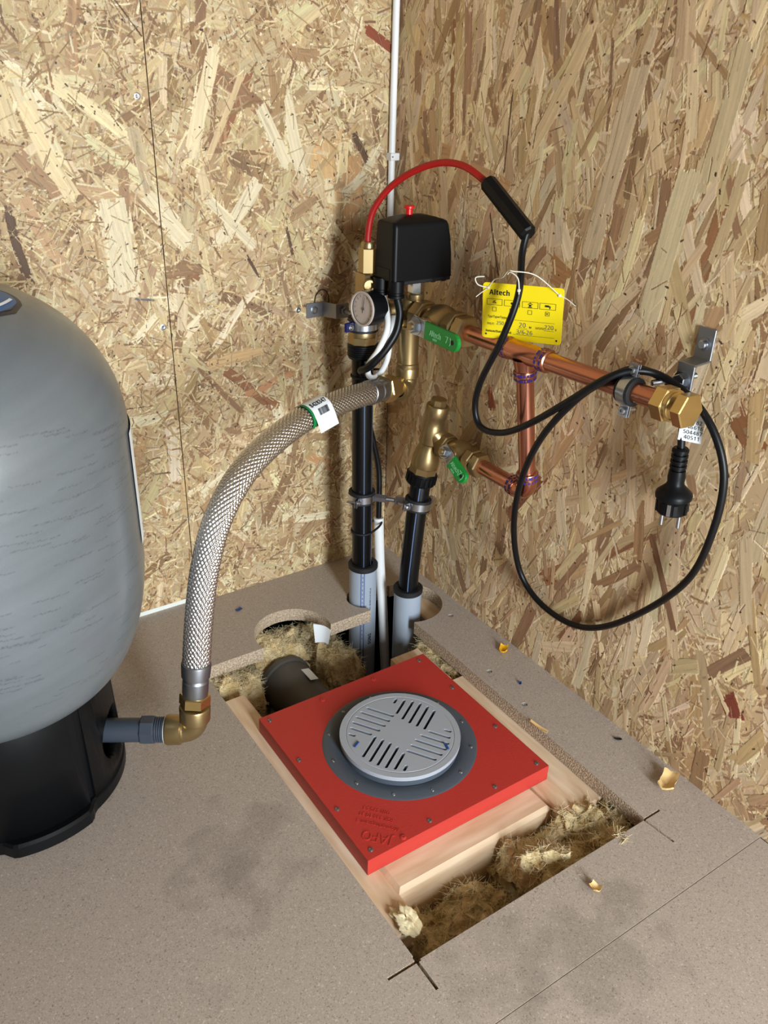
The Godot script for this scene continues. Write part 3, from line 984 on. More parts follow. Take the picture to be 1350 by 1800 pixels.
# ---------------------------------------------------------------- tank and hose
const TANK := Vector3(-0.6987, 0.0, 0.2422)
const ELBOW := Vector3(-0.5114, 0.070, 0.3557)


func build_tank() -> void:
	var t := thing("pressure_tank", "large grey fibreglass pressure tank on a black plastic stand", "tank", TANK)
	var prof := []
	var rt := 0.1789; var rb := 0.1176
	prof.append([0.0, 0.150])
	for i in 21:
		var a := PI / 2 * i / 20
		prof.append([rb + (rt - rb) * sin(a), 0.318 - (0.318 - 0.1601) * cos(a)])
	for i in 6:
		prof.append([rt - 0.0008 * (i + 1) / 6.0, 0.318 + (0.4501 - 0.318) * (i + 1) / 6.0])
	for i in 28:
		var a := PI / 2 * (i + 1) / 28
		prof.append([0.1781 * pow(maxf(cos(a), 0.0), 0.9), 0.4501 + 0.1524 * sin(a)])
	var mb := MB.new()
	mb.lathe(at(TANK), prof, 112, 40, 1.0 / 0.62)
	part(t, "vessel", mb, M.tank_grey, "grey wound fibreglass vessel")
	# black stand: shell with an opening for the outlet pipe, grooves between its panels
	var cs := CSGCombiner3D.new()
	cs.name = "stand"
	t.add_child(cs)
	var sp := CSGPolygon3D.new()
	sp.name = "shell"
	sp.polygon = PackedVector2Array([Vector2(0.111, 0.018), Vector2(0.124, 0.018), Vector2(0.1195, 0.165), Vector2(0.1175, 0.169), Vector2(0.108, 0.169)])
	sp.mode = CSGPolygon3D.MODE_SPIN
	sp.spin_degrees = 360; sp.spin_sides = 80; sp.smooth_faces = true
	sp.material = M.black_plastic
	cs.add_child(sp)
	var dir := Vector3(ELBOW.x - TANK.x, 0, ELBOW.z - TANK.z).normalized()
	var hole := CSGCylinder3D.new()
	hole.name = "opening"; hole.radius = 0.033; hole.height = 0.09; hole.sides = 40
	hole.transform = Transform3D(along(Vector3.ZERO, dir).basis * Basis.from_scale(Vector3(1.0, 1.0, 1.0)), dir * 0.115 + Vector3(0, 0.070, 0))
	hole.material = M.black_plastic
	hole.operation = CSGShape3D.OPERATION_SUBTRACTION
	cs.add_child(hole)
	var a0 := atan2(dir.z, dir.x)
	for k in 6:
		var a := a0 + 0.52 + k * PI / 3
		var g := CSGBox3D.new()
		g.name = "groove"; g.size = Vector3(0.010, 0.16, 0.009)
		g.position = Vector3(cos(a) * 0.124, 0.09, sin(a) * 0.124); g.rotation.y = -a
		g.material = M.black_plastic
		g.operation = CSGShape3D.OPERATION_SUBTRACTION
		cs.add_child(g, true)
	# scalloped foot
	var poly := PackedVector2Array()
	for i in 144:
		var a := TAU * i / 144
		var lobe := smoothstep(0.25, 0.6, cos((a - a0 - 0.95) * 3.0))
		poly.append(Vector2.from_angle(a) * (0.1255 + 0.0095 * lobe))
	mb = MB.new()
	mb.prism(at(TANK), poly, 0.0, 0.020, 0.003)
	part(t, "foot", mb, M.black_plastic, "scalloped black foot on the floor")
	# round badge on the dome and the warning sheet on the far side
	var spot := func(az: float, el: float, lift: float) -> Vector3:
		var a := deg_to_rad(el)
		var r := 0.1781 * pow(cos(a), 0.9) + lift * cos(a)
		return TANK + Vector3(cos(az) * r, 0.4501 + (0.1524 + lift) * sin(a), sin(az) * r)
	var badge := func(called: String, az0: float, el0: float, wa: float, we: float, lift: float, m: Material, oval: bool) -> void:
		var P := []
		var nn := 14
		for i in nn + 1:
			var row := PackedVector3Array()
			var q := -1.0 + 2.0 * i / nn
			var half := sqrt(maxf(0.0, 1.0 - q * q)) if oval else 1.0
			for j in nn + 1:
				row.append(spot.call(az0 + wa * half * (-1.0 + 2.0 * j / nn), el0 + we * q, lift))
			P.append(row)
		var b := MB.new()
		b.soft_sheet(P)
		fix_out(b, TANK + Vector3(0, 0.4, 0))
		part(t, called, b, m)
	var az := deg_to_rad(42.0)
	badge.call("badge", az, 66.0, 0.42, 9.0, 0.0006, M.badge_rim, true)
	badge.call("badge_field", az, 66.0, 0.36, 7.2, 0.0011, M.badge_blue, true)
	for k in 3:
		badge.call("badge_stripe", az + 0.06, 67.0 + k * 2.0, 0.13, 0.55, 0.0016, M.red_button if k != 1 else M.white_paper, false)
	badge.call("badge_stripe", az, 62.0, 0.22, 0.5, 0.0016, M.white_paper, false)
	var P := []
	for i in 9:
		var row := PackedVector3Array()
		for j in 9:
			var a := deg_to_rad(-4.0 + 30.0 * j / 8.0)
			row.append(TANK + Vector3(cos(a) * 0.1800, 0.318 + 0.130 * i / 8.0, sin(a) * 0.1800))
		P.append(row)
	mb = MB.new()
	mb.soft_sheet(P)
	fix_out(mb, TANK + Vector3(0, 0.38, 0))
	part(t, "warning_sheet", mb, M.white_paper, "white sheet on the tank's right side")

	# outlet: grey plastic stub, threaded end
	var o := thing("outlet_pipe", "dark grey plastic stub pipe leaving the black tank stand", "pipe", TANK + dir * 0.10 + Vector3(0, 0.055, 0))
	var ax := along(Vector3(TANK.x, ELBOW.y, TANK.z), dir)
	var e := Vector2(ELBOW.x - TANK.x, ELBOW.z - TANK.z).length()
	mb = MB.new()
	mb.lathe(ax, [[0.0145, 0.07], [0.0145, e - 0.062]], 32)
	part(o, "tube", mb, M.stub_grey)
	mb = MB.new()
	mb.hex(ax, 0.0175, e - 0.064, e - 0.048, 0.001, 8)
	part(o, "collar", mb, M.stub_grey)
	mb = MB.new()
	var th := []
	for i in 6:
		th.append([0.0145, e - 0.050 + i * 0.0026]); th.append([0.0158, e - 0.0487 + i * 0.0026])
	th.append([0.0145, e - 0.0335])
	mb.lathe(ax, th, 32, 5)
	part(o, "thread", mb, M.stub_grey)
	mb = MB.new()
	mb.lathe(ax, [[0.0150, e - 0.036], [0.0160, e - 0.036], [0.0160, e - 0.034], [0.0150, e - 0.033]], 32)
	part(o, "seal_tape", mb, M.white_plastic)

	elbow_fitting("brass_elbow", ELBOW, -dir, Vector3(0.07, 1, 0.0), 0.0345, 0.036, 0.0165, "brass elbow between the grey stub and the hose's lower end", M.brass)


func elbow_fitting(called: String, c: Vector3, d1: Vector3, d2: Vector3, l1: float, l2: float, r: float, label: String, m: Material) -> Node3D:
	d1 = d1.normalized(); d2 = d2.normalized()
	var t := thing(called, label, "fitting", c - Vector3(0, r, 0), "brass elbows")
	var mb := MB.new()
	var path := PackedVector3Array()
	var rr := r * 1.0
	for i in 13:
		var q := float(i) / 12
		path.append((c + d1 * rr).lerp(c, q).lerp(c.lerp(c + d2 * rr, q), q))
	mb.tube(path, r * 0.93, 28, true)
	part(t, "bend", mb, m)
	for e in [[d1, l1], [d2, l2]]:
		mb = MB.new()
		var L: float = e[1]
		mb.lathe(along(c, e[0]), [[r * 0.9, r * 0.55], [r * 0.95, r * 0.9], [r * 1.10, r * 1.0], [r * 1.12, L - 0.002], [r * 1.06, L], [r * 0.7, L]], 32)
		part(t, "socket", mb, m)
	return t


func build_hose() -> void:
	var pts := [Vector3(-0.5062, 0.1200, 0.3530), Vector3(-0.5005, 0.1581, 0.3504), Vector3(-0.4898, 0.2195, 0.3453), Vector3(-0.4755, 0.2763, 0.3384), Vector3(-0.4517, 0.3266, 0.3269), Vector3(-0.4128, 0.3642, 0.3081), Vector3(-0.3609, 0.3849, 0.2831), Vector3(-0.2925, 0.3944, 0.2501), Vector3(-0.2224, 0.3912, 0.2163), Vector3(-0.1700, 0.3846, 0.1910), Vector3(-0.1240, 0.3765, 0.1690)]
	var path := curve(pts, 70)
	var t := thing("braided_hose", "steel braided flexible hose arching from tank to brass elbow", "hose", ELBOW + Vector3(0.005, 0.035, -0.002))
	# lengths
	var cum := PackedFloat32Array([0.0])
	for i in path.size() - 1:
		cum.append(cum[i] + path[i].distance_to(path[i + 1]))
	var total := cum[cum.size() - 1]
	# the braid: two families of flat wire bundles crossing over and under
	var R := 0.0146
	var P := []
	var seg := 200
	var sd := (path[1] - path[0]).cross(Vector3.RIGHT).normalized()
	var n_bundles := 20.0
	var rows := 900
	var at_i := 0
	var l0 := 0.040; var l1 := total - 0.034
	for i in rows + 1:
		var l := lerpf(l0, l1, float(i) / rows)
		while at_i < cum.size() - 2 and cum[at_i + 1] < l:
			at_i += 1
		var q := (l - cum[at_i]) / maxf(1e-6, cum[at_i + 1] - cum[at_i])
		var p := path[at_i].lerp(path[at_i + 1], q)
		var d := (path[mini(at_i + 2, path.size() - 1)] - path[maxi(at_i - 1, 0)]).normalized()
		sd = (sd - d * sd.dot(d)).normalized()
		var tp := sd.cross(d)
		var row := PackedVector3Array()
		var along_ := l / (R * 1.0) / TAU * n_bundles * 0.62
		for j in seg + 1:
			var a := float(j) / seg
			var s1 := a * n_bundles + along_; var s2 := a * n_bundles - along_
			var f1 := s1 - floorf(s1); var f2 := s2 - floorf(s2)
			var over := (int(floorf(s1)) + int(floorf(s2))) % 2 == 0
			var w := f1 if over else f2
			var hgt := sqrt(maxf(0.0, 1.0 - pow(absf(w * 2.0 - 1.0), 2.2)))
			var rr := R + 0.0009 * hgt + 0.0011 * sin((f2 if over else f1) * PI)
			var ang := a * TAU
			row.append(p + (sd * cos(ang) + tp * sin(ang)) * rr)
		P.append(row)
	var mb := MB.new()
	mb.soft_sheet(P, false, true)
	# outward normals
	var probe := mb.n[0].dot(mb.v[0] - path[0])
	if probe < 0.0:
		mb = MB.new()
		mb.soft_sheet(P, true, true)
	part(t, "braid", mb, M.braid_wire, "woven stainless steel braid")
	# ferrules, nuts
	var ends := [[path[0], path[8] - path[0]], [path[path.size() - 1], path[path.size() - 9] - path[path.size() - 1]]]
	for k in 2:
		var ax := along(ends[k][0], ends[k][1])
		mb = MB.new()
		mb.lathe(ax, [[0.0118, -0.002], [0.0146, 0.0], [0.0154, 0.004], [0.0154, 0.019], [0.0144, 0.0205], [0.0142, 0.023], [0.0168, 0.025], [0.0176, 0.040], [0.0172, 0.0425], [0.0162, 0.0435]], 40)
		part(t, "ferrule", mb, M.steel_dull, "crimped steel ferrule")
		mb = MB.new()
		if k == 0:
			mb.hex(ax, 0.0185, -0.014, 0.000, 0.0012)
		else:
			mb.hex(ax, 0.0200, -0.026, 0.001, 0.0014)
			mb.lathe(ax, [[0.0145, -0.045], [0.0145, -0.025]], 28)
		part(t, "hex_nut", mb, M.brass_bright)
	# wrap-round label with number and bar code, green edge
	var li := 0
	while cum[li] < total * 0.70:
		li += 1
	var c := path[li]; var d := (path[li + 4] - path[li - 4]).normalized()
	var cam_dir := (Vector3(-0.7676, 0.7801, 1.1228) - c)
	var face := (cam_dir - d * cam_dir.dot(d)).normalized()
	var lab := MB.new(); var grn := MB.new()
	var lp := []; var gp := []
	var tilt := d.cross(face)
	for i in 19:
		var row := PackedVector3Array(); var gro := PackedVector3Array()
		var a := -1.25 + 2.0 * i / 18.0
		for j in 5:
			var x := -0.020 + 0.040 * j / 4.0
			var rr := 0.0180 + 0.0025 * smoothstep(0.2, 0.75, a)
			var p := c + d * (x + 0.004) + (face * cos(a) + tilt * sin(a)) * rr
			if a > 0.35:
				p = c + d * (x + 0.004) + (face * cos(0.35) + tilt * sin(0.35)) * 0.0190 + (tilt * cos(0.35) - face * sin(0.35) * 0.6) * (a - 0.35) * 0.052
			row.append(p)
			gro.append(c + d * (x * 0.9 - 0.0015) + (face * cos(a * 1.5) + tilt * sin(a * 1.5)) * 0.0174)
		lp.append(row); gp.append(gro)
	lab.soft_sheet(lp); grn.soft_sheet(gp)
	var ok := lab.n[0].dot(lab.v[0] - c) > 0.0
	if not ok:
		lab = MB.new(); lab.soft_sheet(lp, true)
		grn = MB.new(); grn.soft_sheet(gp, true)
	var lb := part(t, "label", lab, M.white_paper, "white printed label")
	part(t, "label_backing", grn, M.green_label, "green edge of the label")
	var ang := -0.55
	var on := face * cos(ang) + tilt * sin(ang); var down := tilt * cos(ang) - face * sin(ang)
	print_text(lb, "number", "8428347", Transform3D(Basis(d, -down, on), c + d * 0.004 + on * 0.0182), 0.0062, M.ink, 0.0003, true)
	rng.seed = 31
	for k in 11:
		var a := 0.10
		var o2 := face * cos(a) + tilt * sin(a); var dn := tilt * cos(a) - face * sin(a)
		var bar := MB.new()
		bar.box(Transform3D(Basis(d, dn, o2.normalized()), c + d * (-0.005 + k * 0.0019) + o2 * 0.0184), Vector3(rng.randf_range(0.0005, 0.0013), 0.0085, 0.0004), 0.0)
		part(lb, "bar", bar, M.ink)


# ---------------------------------------------------------------- pipes from the ground
func stripe(mb: MB, path: PackedVector3Array, r: float, dir: Vector3, w: float) -> void:
	var P := []
	for i in path.size():
		var d := (path[mini(i + 1, path.size() - 1)] - path[maxi(i - 1, 0)]).normalized()
		var o := (dir - d * dir.dot(d)).normalized(); var s := o.cross(d)
		var row := PackedVector3Array()
		for j in 4:
			var a := (-0.5 + j / 3.0) * w / r
			row.append(path[i] + (o * cos(a) + s * sin(a)) * (r + 0.00025))
		P.append(row)
	var k := MB.new()
	k.soft_sheet(P)
	if k.n[0].dot(k.v[0] - path[0]) < 0.0:
		k = MB.new(); k.soft_sheet(P, true)
	mb.v.append_array(k.v); mb.n.append_array(k.n); mb.uv.append_array(k.uv)


const P1X := -0.1320
const P1Z := 0.125
var p2_path: PackedVector3Array


func pipe_clamp(label: String, c: Vector3, axis: Vector3, ear: Vector3, r: float, clip := false) -> Node3D:
	var t := thing("pipe_clamp", label, "clamp", c - Vector3(0, 0.01, 0), "rubber lined pipe clamps")
	var ax := along(c, axis)
	var mb := MB.new()
	mb.lathe(ax, [[r, -0.0095], [r + 0.0042, -0.0095], [r + 0.0048, -0.0088], [r + 0.0048, -0.006], [r + 0.0036, -0.0058], [r + 0.0036, 0.0058], [r + 0.0048, 0.006], [r + 0.0048, 0.0088], [r + 0.0042, 0.0095], [r, 0.0095]], 40)
	part(t, "rubber_lining", mb, M.rubber)
	mb = MB.new()
	mb.lathe(ax, [[r + 0.0036, -0.0056], [r + 0.0056, -0.0056], [r + 0.0056, 0.0056], [r + 0.0036, 0.0056]], 40)
	part(t, "band", mb, M.steel)
	var e := ear.normalized()
	var s := axis.normalized().cross(e).normalized()
	for k in [-1.0, 1.0]:
		mb = MB.new()
		var p: Vector3 = c + e * k * (r + 0.0115)
		for q in [-1.0, 1.0]:
			mb.box(Transform3D(Basis(e, axis.normalized(), s), p + s * q * 0.0016), Vector3(0.0135, 0.0125, 0.0014), 0.0004)
		part(t, "ear", mb, M.blue_clip if clip and k > 0.0 else M.steel)
		mb = MB.new()
		mb.lathe(along(p, s), [[0.0, -0.016], [0.0019, -0.016], [0.0019, 0.0024], [0.0046, 0.0024], [0.0046, 0.0052], [0.0038, 0.006], [0.0016, 0.006], [0.0014, 0.0045], [0.0, 0.0045]], 18)
		part(t, "screw", mb, M.steel)
	return t


func build_ground_pipes() -> void:
	var p1 := PackedVector3Array()
	for i in 13:
		var q := i / 12.0
		p1.append(Vector3(lerpf(-0.1275, -0.1320, q), lerpf(-0.16, 0.430, q), lerpf(0.128, P1Z, q)))
	var defs := [
		["black water pipe with pale stripes rising to the gauge manifold", p1, Vector3(-0.36, 0, 0.93), Vector3(0.55, 0, 0.83), Vector3(-0.1275, 0, 0.128), 0.064, "grey plastic sleeve with blue print round the left black pipe"],
		["black water pipe with one blue stripe leaning toward the right wall", curve([Vector3(-0.079, -0.16, 0.189), Vector3(-0.079, 0.03, 0.189), Vector3(-0.0740, 0.100, 0.1875), Vector3(-0.0655, 0.170, 0.184), Vector3(-0.0560, 0.232, 0.181)], 8), Vector3(-0.62, 0, 0.78), Vector3.ZERO, Vector3(-0.079, 0, 0.189), 0.0345, "short grey plastic sleeve round the right black pipe"]]
	for k in 2:
		var d: Array = defs[k]
		var path: PackedVector3Array = d[1]
		if k == 1:
			p2_path = path
		var c: Vector3 = d[4]; var top: float = d[5]
		var s := thing("pipe_sleeve", d[6], "sleeve", Vector3(c.x, -0.2, c.z), "grey sleeves in the floor opening")
		var mb := MB.new()
		mb.lathe(at(c), [[0.0225, -0.23], [0.0225, top - 0.001], [0.0215, top], [0.020, top], [0.020, top - 0.02]], 44)
		part(s, "tube", mb, M.pipe_grey)
		mb = MB.new()
		mb.lathe(at(c), [[0.0158, top + 0.004], [0.0225, top + 0.0045], [0.0243, top + 0.003], [0.0243, top - 0.003], [0.0235, top - 0.004], [0.0225, top - 0.0042]], 44)
		part(s, "rubber_collar", mb, M.rubber, "black rubber end collar")
		if k == 0:
			for a in [[-0.30, 0.0007], [-0.07, 0.0007]]:
				mb = MB.new()
				var st := PackedVector3Array()
				for i in 5:
					st.append(c + Vector3(0, lerpf(top - 0.004, -0.20, i / 4.0), 0))
				stripe(mb, st, 0.0225, Vector3(sin(-0.57 + a[0] + 0.18), 0, cos(-0.57 + a[0] + 0.18)), 0.0011)
				part(s, "print_line", mb, M.print_blue)
			for i in 16:
				var az: float = -0.57 + -0.01
				var o := Vector3(sin(az), 0, cos(az))
				print_text(s, "print", "%d" % (9 - i % 10), Transform3D(Basis(Vector3.UP.cross(o), Vector3.UP, o), c + o * 0.0226 + Vector3(0, top - 0.012 - i * 0.008, 0)), 0.0032, M.print_blue, 0.0003)
			var o2 := Vector3(sin(0.02), 0, cos(0.02))
			print_text(s, "print", "PP 50x1,8 S16 SN8 EN 1451", Transform3D(Basis(Vector3.DOWN, Vector3.UP.cross(o2), o2), c + o2 * 0.0226 + Vector3(0, top - 0.055, 0)), 0.0025, M.ink, 0.0003)
			print_text(s, "print", "DN50", Transform3D(Basis(Vector3.DOWN, Vector3.UP.cross(o2), o2), c + o2 * 0.0226 + Vector3(0, top - 0.135, 0)), 0.006, M.ink, 0.0003, true)
		var p := thing("water_pipe", d[0], "pipe", path[0], "black polyethylene water pipes")
		mb = MB.new()
		mb.tube(path, 0.0158, 32)
		part(p, "tube", mb, M.pe_pipe)
		for v in [d[2], d[3]]:
			if v != Vector3.ZERO:
				mb = MB.new()
				stripe(mb, path, 0.0158, v, 0.0010 if k == 0 else 0.0016)
				part(p, "stripe", mb, M.blue_stripe)
	# white conduit beside the left pipe, thin cable into it, ties
	var wc := MB.new()
	wc.tube(curve([Vector3(-0.0930, -0.18, 0.155), Vector3(-0.0905, -0.03, 0.134), Vector3(-0.0895, 0.05, 0.121), Vector3(-0.0885, 0.133, 0.112)], 8), 0.0082, 24)
	single("cable_conduit", wc, M.white_plastic, "white plastic conduit standing between the two black pipes", "conduit", Vector3(-0.093, -0.18, 0.155))
	var cb := MB.new()
	cb.tube(curve([Vector3(-0.0885, 0.118, 0.112), Vector3(-0.0865, 0.165, 0.109), Vector3(-0.0850, 0.215, 0.104), Vector3(-0.0950, 0.265, 0.102), Vector3(-0.1060, 0.31, 0.102), Vector3(-0.1100, 0.38, 0.104), Vector3(-0.115, 0.405, 0.104)], 10), 0.0046, 14)
	single("thin_cable", cb, M.black_cord, "thin black cable running behind the left pipe into the conduit", "cable", Vector3(-0.0885, 0.118, 0.112))
	for q in [[Vector3(-0.1295, 0.128, 0.1265), 0.0166, "black cable tie low on the left pipe holding the white conduit", 0.038], [Vector3(-0.1315, 0.386, 0.1253), 0.0166, "black cable tie under the gauge holding the cables to the pipe", 0.03]]:
		var tie := MB.new()
		var loop := []
		var c: Vector3 = q[0]
		for i in 33:
			var a := TAU * i / 32
			var p := c + Vector3(cos(a) * q[1], 0, sin(a) * q[1])
			if cos(a) > 0.3:
				p.x += (cos(a) - 0.3) * q[3]
				p.z -= (cos(a) - 0.3) * q[3] * 0.40
			loop.append(p)
		tie.tube(curve(loop, 3), 0.0018, 8, false)
		single("cable_tie", tie, M.black_matte, q[2], "cable tie", c)
	# the two clamps tied together by a threaded rod
	var ca := Vector3(-0.1302, 0.190, 0.1258)
	var cbp := Vector3(-0.0634, 0.184, 0.1833)
	pipe_clamp("steel clamp round the left black pipe, joined by a rod to its twin", ca, Vector3(0.0, 1, 0), Vector3(-0.75, 0, 0.66), 0.0160)
	pipe_clamp("steel clamp round the right black pipe below the lower valve", cbp, Vector3(0.14, 1, 0), Vector3(-0.9, 0.12, 0.2), 0.0160)
	var rod := thing("threaded_rod", "dark threaded rod linking the clamps of both black pipes", "rod", (ca + cbp) * 0.5)
	var dr := (cbp - ca).normalized()
	var mb := MB.new()
	mb.cyl(along(ca + dr * 0.021, dr), 0.0034, 0.0, 0.045, 0.0005, 16)
	part(rod, "shaft", mb, M.steel_dull)
	mb = MB.new()
	mb.hex(along(ca + dr * 0.021, dr), 0.0068, 0.0, 0.018, 0.0008)
	part(rod, "nut", mb, M.steel_dull)
	mb = MB.new()
	mb.hex(along(cbp - dr * 0.022, dr), 0.0072, -0.014, 0.0, 0.0008)
	part(rod, "nut", mb, M.steel_dull)


# ---------------------------------------------------------------- manifold, gauge, switch
const TX := -0.065
const TZ := 0.144
const UY := 0.4745


func hexagonal(mb: MB, t: Transform3D, r: float, y0: float, y1: float) -> void:
	mb.hex(t, r, y0, y1, 0.0011)


func build_manifold() -> void:
	var t := thing("brass_manifold", "brass manifold joining the left pipe, gauge, switch and upper valve", "fitting", Vector3(P1X, 0.43, P1Z))
	var col := at(Vector3(P1X, 0, P1Z))
	var mb := MB.new()
	# compression nut on the black pipe
	var rr := []
	for i in 6:
		rr.append([0.0215, 0.4165 + i * 0.003]); rr.append([0.0222, 0.4170 + i * 0.003]); rr.append([0.0222, 0.4188 + i * 0.003]); rr.append([0.0215, 0.4193 + i * 0.003])
	mb.lathe(col, [[0.0160, 0.4125], [0.0205, 0.4135]] + rr + [[0.0200, 0.4360]], 36, 10)
	part(t, "compression_nut", mb, M.black_plastic, "ribbed black plastic nut")
	mb = MB.new()
	mb.hex(col, 0.0218, 0.4345, 0.4465, 0.0012, 8)
	part(t, "hex_collar", mb, M.brass)
	mb = MB.new()
	mb.lathe(col, [[0.0205, 0.4455], [0.0212, 0.448], [0.0205, 0.4535], [0.0170, 0.456], [0.0165, 0.478], [0.0165, 0.500], [0.0150, 0.504], [0.0, 0.504]], 36)
	part(t, "column", mb, M.brass)
	# run to the tee
	mb = MB.new()
	var a := Vector3(P1X, 0.481, P1Z); var b := Vector3(TX, UY + 0.002, TZ)
	mb.lathe(along(a, b - a), [[0.0135, 0.0], [0.0135, 0.02], [0.0165, 0.022], [0.0165, 0.034], [0.0145, 0.036], [0.0145, a.distance_to(b)]], 30)
	part(t, "run", mb, M.brass)
	mb = MB.new()
	var tc := at(Vector3(TX, 0, TZ))
	mb.lathe(tc, [[0.0, 0.392], [0.0160, 0.392], [0.0165, 0.394], [0.0165, 0.4000], [0.0152, 0.4015], [0.0152, 0.443], [0.0172, 0.452], [0.0185, 0.470], [0.0180, 0.488], [0.0150, 0.497], [0.0135, 0.502], [0.0, 0.502]], 36)
	part(t, "tee", mb, M.brass)
	mb = MB.new()
	mb.lathe(along(Vector3(TX - 0.010, 0.4635, TZ + 0.009), Vector3(-0.75, -0.05, 0.66)), [[0.0078, 0.0], [0.0078, 0.012], [0.0064, 0.0128], [0.0045, 0.0128], [0.0040, 0.008], [0.0, 0.008]], 20)
	part(t, "test_port", mb, M.brass, "small open brass port")
	# side outlet toward the ball valve
	mb = MB.new()
	mb.lathe(along(Vector3(TX, UY, TZ), Vector3(0, 0.02, 1)), [[0.0160, 0.0], [0.0160, 0.022], [0.0, 0.022]], 30)
	part(t, "outlet", mb, M.brass)
	# white tag on the fitting
	mb = MB.new()
	mb.box(Transform3D(Basis(Vector3.UP, -0.55), Vector3(-0.0985, 0.462, 0.1545)), Vector3(0.009, 0.030, 0.0008), 0.0)
	part(t, "paper_tag", mb, M.white_paper, "small white paper tag")

	# upper fitting with the cable entry
	var u := thing("brass_valve_fitting", "square brass fitting behind the switch where the red cable enters", "fitting", Vector3(P1X + 0.008, 0.504, P1Z - 0.004))
	var uc := at(Vector3(P1X + 0.009, 0, P1Z - 0.004))
	mb = MB.new()
	mb.hex(uc, 0.0175, 0.503, 0.532, 0.0014, 4)
	part(u, "block", mb, M.brass)
	mb = MB.new()
	mb.lathe(along(Vector3(P1X + 0.005, 0.5185, P1Z + 0.006), Vector3(-0.45, 0, 0.9)), [[0.0088, 0.0], [0.0088, 0.010], [0.0075, 0.011], [0.0052, 0.011], [0.0048, 0.005], [0.0, 0.005]], 22)
	part(u, "port", mb, M.brass, "open brass port")
	mb = MB.new()
	mb.hex(uc, 0.0130, 0.532, 0.566, 0.0012)
	part(u, "gland_nut", mb, M.brass)
	mb = MB.new()
	mb.lathe(uc, [[0.0098, 0.566], [0.0098, 0.571], [0.0085, 0.574], [0.0, 0.574]], 24)
	part(u, "gland_top", mb, M.brass)

	# clamp and its bracket on the left wall
	pipe_clamp("steel clamp with a blue catch round the neck under the gauge", Vector3(P1X, 0.4625, P1Z), Vector3.UP, Vector3(-0.95, 0, 0.25), 0.0172, true)
	var br := thing("wall_bracket", "zinc cranked strip bracket screwed to the left wall", "bracket", Vector3(-0.1451, 0.445, 0.0), "zinc pipe brackets")
	mb = MB.new()
	var strip := [Vector2(-0.1545, 0.0012), Vector2(-0.1270, 0.0012), Vector2(-0.1170, 0.0250), Vector2(-0.0960, 0.0250)]
	ribbon(mb, strip, 0.4440, 0.4665, 0.0022)
	part(br, "strip", mb, M.steel_dull)
	mb = MB.new()
	mb.lathe(along(Vector3(-0.1425, 0.4555, 0.002), Vector3.BACK), [[0.0062, 0.0], [0.0062, 0.0014], [0.0045, 0.0016], [0.0045, 0.005], [0.0035, 0.006], [0.0, 0.0062]], 18)
	part(br, "screw", mb, M.steel)
	mb = MB.new()
	mb.hex(along(Vector3(-0.104, 0.4555, 0.026), Vector3.BACK), 0.0072, 0.0, 0.006, 0.0008)
	mb.cyl(along(Vector3(-0.104, 0.4555, 0.026), Vector3.BACK), 0.0036, 0.0, 0.080, 0.0004, 14)
	part(br, "stud", mb, M.steel_dull)
	var wire := MB.new()
	wire.tube(curve([Vector3(-0.1412, 0.4600, 0.0012), Vector3(-0.1399, 0.474, 0.0022), Vector3(-0.1340, 0.4835, 0.004), Vector3(-0.1260, 0.4850, 0.005), Vector3(-0.1185, 0.476, 0.004), Vector3(-0.1165, 0.455, 0.002)], 8), 0.0007, 6)
	single("wire_loop", wire, M.black_matte, "thin dark wire loop above the left wall bracket", "wire", Vector3(-0.128, 0.455, 0.001))

	# pressure gauge
	var gc := Vector3(-0.1500, 0.4915, 0.1520)
	var gd := Vector3(-0.985, 0.06, 0.16)
	var g := thing("pressure_gauge", "round pressure gauge with a grey dial and black case", "gauge", gc - Vector3(0, 0.024, 0))
	var ga := along(gc, gd, Vector3(0.16, 0, 0.985))
	mb = MB.new()
	mb.lathe(ga, [[0.0, -0.034], [0.012, -0.034], [0.0215, -0.028], [0.0235, -0.022], [0.0240, -0.001], [0.0228, 0.0005], [0.0210, 0.0005], [0.0208, -0.0012]], 44)
	part(g, "case", mb, M.black_plastic)
	mb = MB.new()
	mb.lathe(ga, [[0.0232, 0.0], [0.0240, 0.0004], [0.0236, 0.0022], [0.0215, 0.0024], [0.0210, 0.0]], 44)
	part(g, "bezel", mb, M.dial)
	mb = MB.new()
	mb.lathe(ga, [[0.0212, -0.0010], [0.0, -0.0010]], 44)
	var dial := part(g, "dial", mb, M.dial)
	for i in 13:
		var ang := deg_to_rad(-135.0 + i * 22.5)
		var r3 := ga.basis.x * sin(ang) + ga.basis.y.cross(ga.basis.x) * cos(ang)
		mb = MB.new()
		mb.box(Transform3D(Basis(ga.basis.y.cross(r3), ga.basis.y, r3), gc + gd.normalized() * -0.0008 + r3 * 0.0172), Vector3(0.0006, 0.0003, 0.0034), 0.0)
		part(dial, "tick", mb, M.pen)
	mb = MB.new()
	var nd := (Vector3.UP * 0.97 + ga.basis.x * 0.18).normalized()
	mb.box(Transform3D(Basis(ga.basis.y.cross(nd), ga.basis.y, nd), gc + nd * 0.005), Vector3(0.0010, 0.0004, 0.022), 0.0)
	mb.cyl(along(gc, gd), 0.0022, -0.0006, 0.0008, 0.0002, 14)
	part(g, "needle", mb, M.ink)
	mb = MB.new()
	mb.lathe(ga, [[0.0213, 0.0014], [0.0, 0.0016]], 44)
	part(g, "glass", mb, M.glass)

	# hose elbow under the tee
	var ec := Vector3(TX, 0.3645, TZ)
	elbow_fitting("brass_elbow", ec, Vector3(-0.9, 0.02, 0.42), Vector3.UP, 0.026, 0.030, 0.0155, "brass elbow under the manifold at the hose's upper end", M.brass)

	# pressure switch
	var x0 := -0.1230; var x1 := -0.0235; var z0 := 0.1350; var z1 := 0.1850
